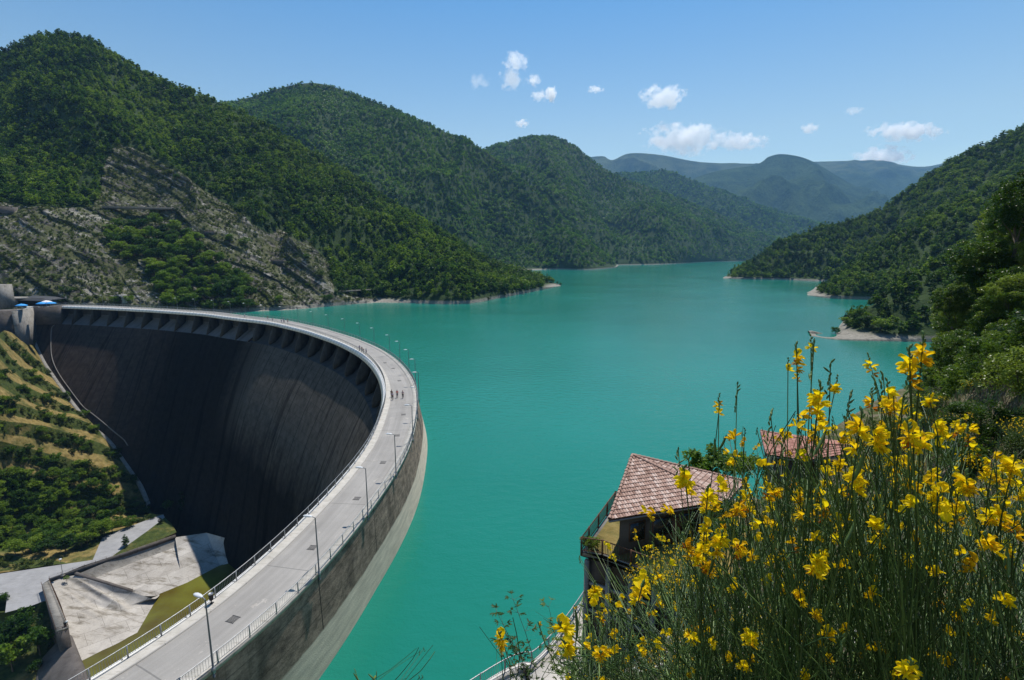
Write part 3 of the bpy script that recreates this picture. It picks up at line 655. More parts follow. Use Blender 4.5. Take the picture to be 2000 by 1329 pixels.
HI = hill('near_spur', 'wooded spur ending in a pale rocky point on the right shore',
    [(1582,656),(1650,665),(1820,669),(1900,676),(2050,690),(2300,720)],
    [(1581,652,262),(1640,630,268),(1730,560,278),(1810,510,290),(1950,425,310),(2300,270,330)],
    (40, 90, 0), 180, 90, 5, 40, M['hill'], 9, tree_h=6)
ROCKB = [(1040,430),(1075,430),(1100,455),(1060,460)]

# ------------------------------------------------------------------ trees
def leaf_quads(C, size, rng, up=0.4, aspect=0.6):
    n = len(C); N_ = rng.normal(size=(n, 3)); N_[:, 2] = np.abs(N_[:, 2])+up; N_ /= np.linalg.norm(N_, axis=1)[:, None]
    T = np.cross(N_, rng.normal(size=(n, 3))); T /= np.linalg.norm(T, axis=1)[:, None]; Bt = np.cross(N_, T)
    sz = size*(0.6+0.8*rng.random(n))[:, None]
    V = np.stack([C-T*sz*.5, C+Bt*sz*.5*aspect+T*sz*.05, C+T*sz*.5, C-Bt*sz*.5*aspect+T*sz*.05], 1)
    return V.reshape(-1, 3), np.arange(4*n).reshape(-1, 4)
def crown_mesh(name, rng, h0, h1, r, nclump, nleaf, leaf, mat, shape='round', core=True):
    """foliage made of clumps of leaf-size faces spread through the crown volume"""
    cc = []
    k = 0
    while len(cc) < nclump:
        p = rng.uniform(-1, 1, 3)
        q = p.copy()
        if shape == 'cone': lim = (1-(p[2]+1)/2)**0.8*0.95+0.08; ok = math.hypot(p[0], p[1]) < lim
        else: ok = 0.35 < np.linalg.norm(p) < 1.0 and p[2] > -0.8
        if ok: cc.append(p)
    cc = np.array(cc); hz = (h1-h0)/2
    lop = 1+0.18*np.sin(np.arctan2(cc[:, 1], cc[:, 0])*2+rng.uniform(0, 6))
    C = np.c_[cc[:, 0]*r*0.82*lop, cc[:, 1]*r*0.82*lop, (h0+h1)/2+cc[:, 2]*hz*0.82]
    rc = r*(0.26 if shape != 'cone' else 0.2)*(0.7+0.6*rng.random(nclump))*(1.0 if nclump < 55 else 0.62)
    per = nleaf//nclump; dirs = rng.normal(size=(nclump, per, 3)); dirs /= np.linalg.norm(dirs, axis=2)[..., None]
    rad = rng.random((nclump, per))**0.35
    P = C[:, None] + dirs*rad[..., None]*rc[:, None, None]*np.array([1.15, 1.15, 0.8])
    V, Q = leaf_quads(P.reshape(-1, 3), leaf, rng)
    lv = np.repeat(np.repeat(rng.random(nclump)*0.7, per)+rng.random(nclump*per)*0.3, 4)
    me = np_mesh(name, V, Q, False, [mat]); a = me.attributes.new('leafv', 'FLOAT', 'POINT'); a.data.foreach_set('value', lv.astype(np.float32)); return me, C
def trunk_mesh(name, rng, h0, C, r0, mat, lean=0.05):
    m = MB(); L_ = rng.normal(size=2)*lean*h0
    top = np.array([L_[0], L_[1], h0*1.5]); P = [np.array([0, 0, -0.6]), np.array([L_[0]*.3, L_[1]*.3, h0*.6]), top]
    m.tube(crom(P, np.linspace(0, 1, 6)), np.linspace(r0, r0*.45, 6), 6)
    for c in C[rng.permutation(len(C))[:7]]:
        a = P[1]+(top-P[1])*rng.uniform(0, .9); mid = (a+c)/2+np.array([0, 0, -.1*h0])
        m.tube(crom([a, mid, c], np.linspace(0, 1, 4)), np.linspace(r0*.4, r0*.1, 4), 4)
    V = np.concatenate(m.V); F = [np.concatenate(m.Q), np.concatenate(m.T)]
    return np_mesh(name, V, F, True, [mat])
def tree_kind(seed, h, r, nclump, nleaf, leaf, mat, shape='round', h0f=0.22, bark='bark'):
    rng = np.random.default_rng(seed)
    cm, C = crown_mesh('crown', rng, h*h0f, h, r, nclump, nleaf, leaf, M[mat], shape)
    tm = trunk_mesh('trunk', rng, h*h0f, C, h*0.022+0.03, M[bark]); return tm, cm
# crowns of the woods (instanced; one mass per hill)
def variants(prefix, n, h, r, nclump, nleaf, leaf, mat, seed, cone_every=5):
    c = bpy.data.collections.new(prefix)
    for k in range(n):
        rng = np.random.default_rng(seed+k); sh = 'cone' if (k % cone_every == cone_every-1) else 'round'
        me, _ = crown_mesh(prefix, rng, 0.0, h*(1.25 if sh == 'cone' else 1)*rng.uniform(.85, 1.15), r*(0.75 if sh == 'cone' else 1)*rng.uniform(.85, 1.15), nclump, nleaf, leaf, M[mat], sh)
        o = bpy.data.objects.new(prefix, me); c.objects.link(o)
    return c
VAR_MID = variants('wood_crown', 7, 8.5, 3.7, 22, 330, 1.15, 'leaf', 100)
VAR_FAR = variants('far_crown', 5, 10.5, 5.2, 12, 84, 2.6, 'leaf_far', 200)
VAR_SCRUB = variants('scrub_crown', 5, 1.9, 1.3, 9, 130, 0.42, 'leaf_scrub', 300, 99)
def scatter(name, label, P, scale, col, seed=1):
    """woods: one object whose points carry crowns"""
    rng = np.random.default_rng(seed); n = len(P)
    me = bpy.data.meshes.new(name); me.vertices.add(n); me.vertices.foreach_set('co', np.asarray(P, np.float32).ravel())
    for nm, vals, ty in (('scl', scale, 'FLOAT'), ('rot', rng.uniform(0, 6.28, n), 'FLOAT')):
        a = me.attributes.new(nm, ty, 'POINT'); a.data.foreach_set('value', np.asarray(vals, np.float32))
    a = me.attributes.new('idx', 'INT', 'POINT'); a.data.foreach_set('value', rng.integers(0, 64, n).astype(np.int32))
    o = link(bpy.data.objects.new(name, me)); tag(o, label, kind='stuff')
    ng = bpy.data.node_groups.new(name, 'GeometryNodeTree'); ng.interface.new_socket('Geometry', in_out='INPUT', socket_type='NodeSocketGeometry'); ng.interface.new_socket('Geometry', in_out='OUTPUT', socket_type='NodeSocketGeometry')
    N = ng.nodes; L = ng.links; gi = N.new('NodeGroupInput'); go = N.new('NodeGroupOutput'); ip_ = N.new('GeometryNodeInstanceOnPoints'); ci = N.new('GeometryNodeCollectionInfo')
    ci.inputs['Collection'].default_value = col; ci.inputs['Separate Children'].default_value = True; ci.inputs['Reset Children'].default_value = True
    def attr(nm, t):
        x = N.new('GeometryNodeInputNamedAttribute'); x.data_type = t; x.inputs['Name'].default_value = nm; return x.outputs['Attribute']
    cx = N.new('ShaderNodeCombineXYZ'); L.new(attr('rot', 'FLOAT'), cx.inputs[2])
    L.new(gi.outputs[0], ip_.inputs['Points']); L.new(ci.outputs[0], ip_.inputs['Instance']); ip_.inputs['Pick Instance'].default_value = True
    L.new(attr('idx', 'INT'), ip_.inputs['Instance Index']); L.new(cx.outputs[0], ip_.inputs['Rotation']); L.new(attr('scl', 'FLOAT'), ip_.inputs['Scale'])
    L.new(ip_.outputs[0], go.inputs[0]); md = o.modifiers.new('woods', 'NODES'); md.node_group = ng
    return o
def surf_points(H, spacing, rng, vmax=1.25, zmin=6.0, norock=True, rockonly=False, zs=None):
    G = H['G']; a = G[:-1, :-1]; b = G[1:, :-1]; c = G[1:, 1:]; d = G[:-1, 1:]
    ar = 0.5*np.linalg.norm(np.cross((c-a)[..., :2], (d-b)[..., :2])[..., None], axis=-1)
    Vc = H['V'][:-1, :-1]; rk = H['rk'][:-1, :-1]; zc = (a[..., 2]+c[..., 2])/2
    X, Y = project((a+c)/2)
    ok = (Vc > 0.0) & (Vc < vmax) & (zc > zmin+1.5*fbm(a[..., 0]/20, a[..., 1]/20, 2.2, 2)) & (X > -260) & (X < 2260)
    if norock: ok &= rk < 0.5
    if rockonly: ok &= rk > 0.5
    w = (ar*ok).ravel(); n = int(w.sum()/spacing**2); idx = rng.choice(len(w), n, p=w/w.sum())
    u, v = rng.random((2, n, 1)); A_, B_, C_, D_ = (q.reshape(-1, 3)[idx] for q in (a, b, c, d))
    return (A_*(1-u)+B_*u)*(1-v)+(D_*(1-u)+C_*u)*v
def woods(H, name, label, spacing, base, col, vmax=1.25, seed=1, zmin=6.0, sink=0.25, **kw):
    rng = np.random.default_rng(seed); P = surf_points(H, spacing, rng, vmax, zmin, **kw)
    s = base*np.clip(0.85+0.30*fbm(P[:, 0]/40, P[:, 1]/40, seed, 2)+rng.normal(0, .26, len(P)), .4, 1.8)
    P[:, 2] -= sink*s; return scatter(name, label, P, s, col, seed)
woods(HA, 'forest', 'dense green oak wood covering the nearest hill left of the lake', 4.0, 0.87, VAR_MID, 1.15, 11, 3.0)
woods(HB, 'forest', 'dense green wood covering the second hill on the left shore', 5.9, 0.80, VAR_FAR, 1.12, 12)
woods(HC, 'forest', 'dense green wood covering the third rounded hill', 8.2, 0.92, VAR_FAR, 1.1, 13)
woods(HD, 'forest', 'bluish wood on the low distant hill beyond the narrows', 16, 1.5, VAR_FAR, 1.05, 14)
woods(HG, 'forest', 'dark wood covering the right hill above the rocky point', 5.0, 0.95, VAR_MID, 1.12, 15, 2.4)
woods(HH, 'forest', 'dark wood on the spur with the shaded cliff', 4.0, 0.8, VAR_MID, 1.12, 16, 2.2)
woods(HI, 'forest', 'dark wood on the near spur above the pale rocky point', 3.8, 0.7, VAR_MID, 1.15, 17, 2.2)
woods(HA, 'undergrowth', 'low green scrub growing between the bare rock slabs of the nearest hill', 2.5, 1.0, VAR_SCRUB, 1.0, 18, 1.5, norock=False, rockonly=True)
# ------------------------------------------------------------------ gorge below the dam
def loft(name, rows, nu, nv, mat, dz=None, kind='structure', label=None, rock=None, noise_amp=0.0):
    """rows: list of polylines (same direction) lofted in v"""
    R = np.stack([resamp(r, nu) for r in rows], 0)          # (k,nu,3)
    t = np.linspace(0, 1, nv); G = np.stack([crom(R[:, i], t) for i in range(nu)], 0)
    if dz is not None: G = dz(G)
    o = grid_obj(name, G, mat, None, True); fattr(o, 'rock', np.zeros(G.shape[:2]) if rock is None else np.full(G.shape[:2], rock))
    if kind: tag(o, label, kind=kind)
    return dict(G=G, o=o, rk=np.zeros(G.shape[:2]), V=np.full(G.shape[:2], 0.5))
FOOT = [(62,655),(90,710),(120,765),(150,795),(180,825),(215,865),(250,905),(275,945),(300,1000),(318,1012)]
fp = [face_at(*p)[0]+np.array([-0.6, -0.6, 0.6]) for p in FOOT]
LZ = [4, -8, -18, -26, -34, -44, -54, -62, -71, -74.6]; LYp = [660, 730, 795, 835, 875, 925, 975, 1020, 1080, 1118]
lft = [atz(-60, y, z) for y, z in zip(LYp, LZ)]
lf2 = [p+np.array([-70, 10, 12.0]) for p in lft]
botL = [atz(x, y, -74.6) for x, y in ((-60,1122),(0,1119),(100,1104),(181,1093),(200,1050),(250,1030),(303,1011),(318,1005))]
rows = []
for k in range(len(fp)):
    mid = []
    for t in (0.2, 0.4, 0.6, 0.8):
        mid.append(lft[k]*(1-t)+fp[k]*t)
    rows.append([lf2[k], lft[k]]+mid+[fp[k]])
rows[-1] = [lf2[-1]] + botL
def terr(G):
    nu, nv = G.shape[:2]; U = np.linspace(0, 1, nu)[:, None]; V = np.linspace(0, 1, nv)[None, :]
    ph = V*8.0 - U*3.4 + 0.5*fbm(G[..., 0]/30, G[..., 1]/30, 1, 3)
    f = ph % 1.0; stp = np.where(f < 0.55, f*0.30, 0.165+(f-.55)*1.856) - f      # flat berm then steep bank
    env = np.clip((1-V)*8, 0, 1)*np.clip((1-U)*6, 0, 1)
    G = G.copy(); G[..., 2] -= 4.2*stp*env*1.3; G[..., 2] += env*0.9*fbm(G[..., 0]/9, G[..., 1]/9, 3, 4)
    terr.f = f; return G
def terrace_mat():
    m, N, L, b = new_mat('terrace_ground')
    at = N.new('ShaderNodeAttribute'); at.attribute_name = 'berm'; P = N.new('ShaderNodeNewGeometry').outputs['Position']
    n2 = noise(N, L, 0.5, 6, 0.7, P); n1 = noise(N, L, 0.09, 5, 0.7, P)
    dry = ramp(N, L, n2, [(0.3, (0.11, 0.085, 0.03)), (0.5, (0.22, 0.165, 0.06)), (0.72, (0.30, 0.23, 0.10))])
    grn = ramp(N, L, n2, [(0.3, (0.022, 0.035, 0.010)), (0.7, (0.075, 0.095, 0.025))])
    k = mth(N, L, 'ADD', at.outputs['Fac'], mth(N, L, 'MULTIPLY', mth(N, L, 'SUBTRACT', n1, 0.54), 4.5), clamp=True)
    L.new(mixc(N, L, k, grn, dry), b.inputs['Base Color']); b.inputs['Roughness'].default_value = 1.0; b.inputs['Specular IOR Level'].default_value = 0.1
    bump(N, L, n2, b, 0.8, 0.5); return m
M['terrace'] = terrace_mat()
GT = loft('terraced_slope', rows, 260, 300, M['terrace'], terr, label='terraced grassy slope below the left end of the dam')
fattr(GT['o'], 'berm', (terr.f < 0.54)*0.95)
# valley floor
zb = -87.0
fl = np.array([[(x, y, zb+1.2*vnoise(x/15, y/15)) for y in np.linspace(20, 330, 60)] for x in np.linspace(-420, -10, 80)])
o = grid_obj('valley_floor', fl, M['terrace'], None, True); fattr(o, 'berm', np.full(80*60, 0.3)); tag(o, 'rough valley floor below the dam', kind='structure')

# road and plaza (z -69)
ZR = -74.5
def flat(name, pxs, z, mat, label, kind='structure', thick=0.0):
    pts = [atz(x, y, z) for x, y in pxs]; o = ngon(name, pts, mat)
    if kind: tag(o, label, kind=kind)
    return o
flat('service_road', [(-70,1120),(0,1121),(100,1106),(181,1094),(200,1050),(250,1030),(303,1010),(319,1005),(322,1011),(290,1036),(255,1061),(219,1087),(160,1106),(97,1132),(81,1142),(92,1172),(60,1184),(10,1197),(14,1165),(-70,1160)], ZR, M['asphalt'], 'grey service road at the foot of the terraced slope')
flat('verge', [(322,1011),(336,1024),(345,1040),(300,1060),(216,1091),(219,1087),(255,1061),(290,1036)], ZR+0.05, M['terrace'], 'dry grass verge beside the service road')
# lower bank between the plaza and the bottom left corner
loft('lower_bank', [[atz(x, y, ZR-0.3) for x, y in ((-90,1150),(-20,1190),(10,1196),(60,1184),(100,1172))],
                    [atz(x, y, -79) for x, y in ((-90,1200),(-20,1215),(10,1220),(60,1215),(100,1205))],
                    [atz(x, y, -81.5) for x, y in ((-90,1260),(-20,1260),(10,1262),(60,1258),(96,1250))],
                    [atz(x, y, -87) for x, y in ((-90,1420),(-20,1400),(10,1390),(40,1380),(70,1370))]], 60, 60, M['terrace'], label='rough bank below the plaza')
# basin: banks, water
def facet(name, pts, mat, label=None, kind=None, parent=None, sub=1, amp=0.0):
    o = ngon(name, pts, mat)
    if parent is not None: o.parent = parent
    if label or kind: tag(o, label, kind=kind)
    return o
basin = thing('stilling_basin', 'pale concrete stilling basin with sloping banks at the foot of the dam', 'basin')
P = lambda x, y, z: tuple(atz(x, y, z))
zt, zm, zw = -75.1, -81.0, -83.6
A0, A1, A2, A3 = P(148,1123,zt), P(342,1050,zt), P(403,1041,zt), P(480,1062,zt)
B0, B1, B2 = P(258,1155,zm), P(352,1112,zm), P(425,1082,zm)
C0, C1, C2, C3, C4, C5 = P(158,1292,zw), P(268,1238,zw), P(312,1163,zw), P(366,1141,zw), P(430,1107,zw), P(520,1085,zw)
def sheet(name, a, b, mat, n=24, m=12, amp=0.15, parent=None, belly=0.0):
    """ruled, slightly uneven concrete sheet between polylines a and b"""
    A = resamp(a, n) if len(a) > 2 else np.linspace(a[0], a[1], n); B = resamp(b, n) if len(b) > 2 else np.linspace(b[0], b[1], n)
    t = np.linspace(0, 1, m); Gs = A[:, None]*(1-t)[None, :, None]+B[:, None]*t[None, :, None]
    Gs[..., 2] += amp*fbm(Gs[..., 0]/4, Gs[..., 1]/4, 2, 3) - belly*np.sin(t*math.pi)[None, :]
    o = grid_obj(name, Gs, mat, parent, True); return o
sheet('side_bank', [P(158,1141,-78), P(247,1104,-78), P(346,1068,-78)], [B0, P(305,1132,zm), B1], M['basin'], 40, 14, 0.12, basin, 0.5)
sheet('upper_band', [A0, P(240,1086,zt), A1], [P(158,1141,-78), P(247,1104,-78), P(346,1068,-78)], M['conc'], 40, 6, 0.05, basin, 0.5)
sheet('lower_slab', [B0, P(305,1132,zm), B1], [P(250,1163,-82), C2, C3], M['basin'], 30, 6, 0.1, basin)
sheet('dam_toe_slab', [A1, A2], [B1, B2], M['basin'], 16, 8, 0.05, basin, 0.2)
sheet('dam_toe_slab', [B1, B2], [C3, C4], M['basin'], 16, 8, 0.05, basin)
sheet('end_slab', [A2, A3], [C4, C5], M['basin'], 12, 10, 0.05, basin)
def rough_apron():
    R = np.stack([resamp(r, 70) for r in ([P(100,1138,ZR-.4), P(125,1128,-75.2), P(147,1124,zt)], [P(112,1165,-76.5), P(170,1150,-77.8), P(255,1156,-79.2)], [P(122,1190,-78), P(190,1180,-79.6), P(300,1170,-81.6)], [P(128,1215,-79.2), P(200,1215,-81), P(310,1166,zw+.1)], [P(132,1238,-79.6), P(200,1250,-82.4), P(268,1238,zw+.1)], [P(140,1262,-80.6), P(150,1278,-82.4), P(158,1292,zw)])], 0)
    t = np.linspace(0, 1, 80); Gq = np.stack([crom(R[:, i], t) for i in range(70)], 0)
    ridge = fbm(Gq[..., 0]/14+Gq[..., 1]/5, Gq[..., 1]/18, 3.0, 4)
    k = np.sin(np.linspace(0, 1, 70)*math.pi)[:, None]*np.sin(np.clip(t*1.6, 0, 1)*math.pi)[None, :]
    Gq[..., 2] += k*(0.8-np.abs(ridge)*3.6)
    grid_obj('rough_apron', Gq, M['basin'], basin, True)
rough_apron()
# dividing wall down the bank, and the parapet wall with a fence on top
def wall_line(name, a, b, h, w, mat, parent=None, below=0.6):
    m = MB(); a = np.array(a); b = np.array(b); d = b-a; d[2] = 0; d /= np.linalg.norm(d); n_ = np.array([-d[1], d[0], 0])*w/2
    m.hexa([a-n_-(0, 0, below), b-n_-(0, 0, below), b+n_-(0, 0, below), a+n_-(0, 0, below), a-n_+(0, 0, h), b-n_+(0, 0, h), b+n_+(0, 0, h), a+n_+(0, 0, h)])
    o = m.build(name, mat, parent); return o
wall_line('dividing_wall', A0, P(258,1157,zm-0.3), 0.9, 1.0, M['conc_dark'], basin, 1.0)
a_, b_ = P(97,1133,ZR), P(343,1047,ZR)
t = thing('basin_fence', 'low wire fence on the dark kerb wall above the stilling basin', 'fence')
wall_line('kerb_wall', a_, b_, 0.45, 0.7, M['conc_dark'], t, 1.2)
L_ = np.linalg.norm(np.array(b_)-a_); n_ = int(L_/3.2); mb2 = MB()
for k in range(n_+1):
    p = np.array(a_)+(np.array(b_)-a_)*k/n_; m = MB(); m.bar(p+(0, 0, .4), p+(0, 0, 1.5), 0.07); m.build('post', M['rust'], t)
for z_ in (0.8, 1.15, 1.48): mb2.bar(np.array(a_)+(0, 0, z_), np.array(b_)+(0, 0, z_), 0.025)
mb2.build('wire', M['rust'], t)
# pool
flat('pool_water', [(150,1296),(268,1236),(312,1160),(366,1138),(430,1104),(520,1080),(640,1100),(640,1500),(120,1500)], zw+0.25, M['pool'], 'murky yellow-green water in the stilling basin')
# weir with walkway pier
weir = thing('weir', 'curved brown concrete weir closing the stilling basin at the bottom left', 'weir')
wa, wb = np.array(P(134,1240,-78.6)), np.array(P(205,1420,-78.6)); wd = wb-wa; wd[2] = 0; wL = np.linalg.norm(wd); wd /= wL; wn_ = np.array([wd[1], -wd[0], 0])
if wn_[0] > 0: wn_ = -wn_
prof = [(0.9, -8), (0.8, -1.2), (0.4, -.3), (-.3, 0), (-1.4, -.15), (-3.2, -1.0), (-5.5, -2.8), (-8.5, -5.8), (-12, -9.0), (-16, -10.5)]
Gw = np.array([[wa+wd*s_ - wn_*o_*1.0 + (0, 0, z_) for o_, z_ in prof] for s_ in np.linspace(0, wL+10, 30)])
grid_obj('spill_crest', Gw, M['conc_dark'], weir, True)
# pier carrying the walkway
q0, q1, q2, q3 = [np.array(P(x, y, -72.0)) for x, y in ((81,1142),(96,1134),(134,1226),(110,1233))]
wk = thing('walkway_pier', 'narrow concrete walkway with railings on a tall pier beside the weir', 'walkway')
m = MB(); m.hexa([q+(0, 0, -16) for q in (q3, q2, q1, q0)]+[q+(0, 0, -0.5) for q in (q3, q2, q1, q0)]); m.build('pier_wall', M['conc_dark'], wk)
m = MB(); e = 0.25; m.hexa([q+(0, 0, -0.497) for q in (q3, q2, q1, q0)]+[q for q in (q3, q2, q1, q0)]); m.build('walkway_slab', M['conc'], wk)
for a, b in ((q0, q3), (q1, q2), (q3, q2)):
    m = MB(); 
    for z_ in (0.55, 1.05): m.bar(a+(0, 0, z_), b+(0, 0, z_), 0.06)
    n_ = max(2, int(np.linalg.norm(b-a)/1.6))
    for k in range(n_+1): p = a+(b-a)*k/n_; m.bar(p, p+(0, 0, 1.05), 0.06)
    m.build('railing', M['rust'], wk)
m = MB(); c = (q2*0.8+q3*0.2)+(q1-q2)*0.04; m.tube([c, c+(0, 0, 1.0)], [.35, .35], 10); m.box(c+(0.1, 0, 1.15), (1.0, .3, .3)); m.build('sluice_gear', M['slate'], wk)
m = MB(); m.ball(c+(0.5, 0.2, 1.35), .38, 8, 6); m.build('floodlight', M['white'], wk, True)
# lamp beside the service road
t = thing('street_lamp', 'single street lamp beside the service road in the valley', 'street lamp', tuple(atz(123, 1125, ZR)))
m = MB(); m.tube([(0, 0, 0), (0, 0, 6.4)], [.09, .06], 8); m.build('pole', M['pole'], t, True)
m = MB(); m.ball((0, 0, 6.6), (.5, .5, .28), 10, 6); m.build('lamp_head', M['white'], t, True)
m = MB(); m.box((0, 0, .15), (.9, .9, .3)); m.build('foot', M['conc'], t)
# ------------------------------------------------------------------ individual trees
def gindex(H):
    G = H['G']; X, Y = project(G); return G, X, Y, H['V'] if 'V' in H else None
TREE_N = {}
def kinds(name, n, seed, **kw):
    TREE_N[name] = [tree_kind(seed+k, **kw) for k in range(n)]
kinds('oak', 5, 500, h=9.0, r=4.0, nclump=42, nleaf=2100, leaf=0.62, mat='leaf')
kinds('bush', 4, 520, h=3.2, r=2.0, nclump=22, nleaf=700, leaf=0.38, mat='leaf_scrub', h0f=0.05)
kinds('greenbush', 4, 540, h=4.2, r=2.5, nclump=26, nleaf=1000, leaf=0.42, mat='leaf', h0f=0.08)
kinds('conifer', 3, 560, h=7.0, r=1.7, nclump=40, nleaf=1300, leaf=0.40, mat='leaf_dark', shape='cone', h0f=0.10)
def plant(nm, label, cat, p, s, kind, group=None, rng=random, name=None, sz=1.0):
    tm, cm = rng.choice(TREE_N[kind])
    t = thing(name or nm, label, cat, tuple(p), rng.uniform(0, 6.28), group)
    a = link(bpy.data.objects.new('trunk', tm), t); b = link(bpy.data.objects.new('crown', cm), t)
    t.scale = (s*rng.uniform(.78, 1.3), s*rng.uniform(.78, 1.3), s*sz*rng.uniform(.8, 1.15)); return t
def nearest_on(G, X, Y, px, py, ok=None):
    d = (X-px)**2+(Y-py)**2
    if ok is not None: d = np.where(ok, d, 1e9)
    i = d.argmin(); return G.reshape(-1, 3)[i].copy()
# clump of oaks standing on the rock slope (crown centres as seen)
GA = HA['G']; XA, YA = project(GA); okA = HA['V'] <= 1.0
rngt = random.Random(5); rn = np.random.default_rng(15)
CL = [(215,440),(290,432),(345,438),(385,462),(420,500),(450,530),(500,575),(505,600),(330,600),(300,560),(292,520),(240,500),(205,475)]
pts = []
tries = 0
while len(pts) < 95 and tries < 6000:
    tries += 1; x = rn.uniform(200, 505); y = rn.uniform(430, 600)
    if in_poly(np.array([x]), np.array([y]), CL)[0] and all((x-a)**2+((y-b)*1.2)**2 > 13**2 for a, b in pts): pts.append((x, y))
def where(x, y): return ('upper' if y < 480 else 'middle' if y < 545 else 'lower') + (' left' if x < 290 else ' right' if x > 390 else ' middle')
for x, y in sorted(pts, key=lambda q: q[1]):
    p = nearest_on(GA, XA, YA, x, y+7, okA)
    plant('oak_tree', f'one oak in the thick clump of oaks on the bare rock slope, {where(x,y)} part of the clump', 'tree', p-(0, 0, .5), rngt.uniform(.95, 1.5), 'oak', 'oaks in the clump on the rock slope', rngt)
# bushes along the shore between the clump and the point, and by the dam end
SB = [(520,560),(545,590),(575,585),(600,560),(625,540),(640,588),(655,575),(690,580),(700,588),(540,540),(470,600),(430,598),(395,596),(610,592),(660,548),(560,520),(520,500),(480,480),(150,590),(175,588),(200,590),(225,592),(250,590),(120,592),(330,340),(345,350),(600,505),(80,520),(110,545),(130,575),(50,470),(30,520),(160,450),(300,415),(415,440),(450,470)]
for i, (x, y) in enumerate(SB):
    p = nearest_on(GA, XA, YA, x, y, okA)
    plant('shrub', 'bush growing among the rock slabs of the nearest hill' + (', close to the shore' if x > 380 and y > 560 else ', just above the far end of the dam' if y > 570 else ', higher up the slope'), 'shrub', p-(0, 0, .2), rngt.uniform(.8, 1.8), rngt.choice(['bush', 'greenbush']), 'bushes on the rock slope', rngt)
# poplar-like small trees at the tip of the point
for i, (x, y, l) in enumerate([(1088,552,'small slender tree standing last on the rocky tip of the nearest hill'), (1098,553,'tiny slender tree alone at the very water edge beyond the rocky tip'), (1068,548,'slender tree just behind the rocky tip of the nearest hill'), (985,575,'pale green willow bush on the bend of the shore'), (1000,570,'pale green bush beside the willow on the bend of the shore'), (955,585,'yellowish bush on the rock shelf at the water edge')]):
    p = nearest_on(GA, XA, YA, x, y+4, okA); p[2] = max(p[2], .5)
    plant('shore_tree', l, 'tree', p, 0.55 if i < 3 else .9, 'bush' if i > 2 else 'greenbush', None, rngt, sz=1.9 if i < 3 else 1.1)
GI, XI, YI = HI['G'], *project(HI['G']); okI = HI['V'] <= 1
for i, (x, y, s_, l) in enumerate([(1632,652,1.1,'small round tree at the water edge on the pale rocky point'), (1655,640,1.0,'second tree from the water on the pale rocky point'), (1668,630,.9,'taller thin tree on the pale rocky point'), (1690,640,1.0,'bushy tree behind the thin tree on the pale rocky point'), (1720,650,1.1,'round tree above the grey shore wall of rock')]):
    plant('shore_tree', l, 'tree', nearest_on(GI, XI, YI, x, y, okI), s_*.85, 'oak' if i else 'greenbush', None, rngt)

# ------------------------------------------------------------------ terraced slope: bushes and trees
GTg = GT['G']; XT, YT = project(GTg); UT = np.linspace(0, 1, GTg.shape[0])[:, None]*np.ones((1, GTg.shape[1])); fT = np.asarray(terr.f)
okb = (fT > 0.58)
cnt = 0; tries = 0; pts = []
def dens(x, y):
    d = 0.2
    if y > 880: d = 0.85
    if y > 960: d = 1.0
    if x > 200 and 880 < y < 960: d = 0.9
    return d
while cnt < 215 and tries < 9000:
    tries += 1; x = rn.uniform(-15, 305); y = rn.uniform(655, 1095)
    d = (XT-x)**2+(YT-y)**2; i = d.argmin()
    if d.flat[i] > 36 or rn.random() > dens(x, y): continue
    if not (okb.flat[i] or y > 960 and rn.random() < .8 or rn.random() < .05): continue
    mind = 9 if y < 900 else 12
    if any((x-a)**2+(y-b)**2 < mind**2 for a, b in pts): continue
    if y > 1085-max(0, (x-120))*0.35: continue
    pts.append((x, y)); p = GTg.reshape(-1, 3)[i]; cnt += 1
    big = y > 940 and x < 230
    if big: plant('tree', f'leafy tree in the wood above the service road, {"left" if x < 80 else "middle" if x < 160 else "right"} part', 'tree', p-(0, 0, .3), rngt.uniform(.5, .85), 'oak', 'trees above the service road', rngt)
    else:
        band = int(min(4, (y-655)//70)); bn = ['top', 'upper', 'middle', 'lower', 'lowest'][band]
        plant('shrub', f'green bush on the {bn} grass terraces below the left end of the dam' + (', close to the dam foot' if UT.flat[i] > .85 else ''), 'shrub', p-(0, 0, .15), rngt.uniform(.5, 1.15), rngt.choice(['bush', 'greenbush', 'greenbush']), 'bushes on the terraced slope', rngt)
# plants on the plaza bank and gorge corner
for i, (x, y, z, s_, k, l) in enumerate([(8,1172,-74.3,.8,'greenbush','round bright bush on the grey plaza edge'), (45,1215,-78.6,1.25,'greenbush','dark round bush below the plaza'), (40,1228,-79.6,1.0,'greenbush','second dark bush below the plaza, touching the round one'),
      (10,1272,-81.6,1.3,'oak','leafy tree in the bottom left corner below the plaza, left of three'), (45,1268,-81.6,1.3,'oak','leafy tree in the bottom left corner below the plaza, middle of three'), (78,1275,-81.6,1.1,'oak','leafy tree in the bottom left corner below the plaza, right of three'), (25,1310,-83.6,1.2,'oak','shaded tree below the three trees in the bottom left corner'), (70,1310,-83.6,.9,'greenbush','low bush beside the curved weir'),
      (246,1066,-74.3,1.0,'conifer','small dark conifer on the dry verge beside the service road'), (314,1022,-74.3,.6,'conifer','little conifer at the narrow end of the dry verge'), (328,995,-74.6,1.1,'greenbush','bush in the shade where the slope meets the dam foot'), (365,985,-75.6,1.9,'conifer','tall conifer standing in the dam shadow'), (358,1000,-75.6,1.5,'conifer','shorter conifer standing in the dam shadow'),
      (130,1132,-74.8,.45,'greenbush','low bright weeds behind the fence beside the pier')]):
    plant('conifer' if k == 'conifer' else 'tree' if k == 'oak' else 'shrub', l, 'tree' if k != 'greenbush' else 'shrub', atz(x, y, z)-(0, 0, .3), s_, k, None, rngt)

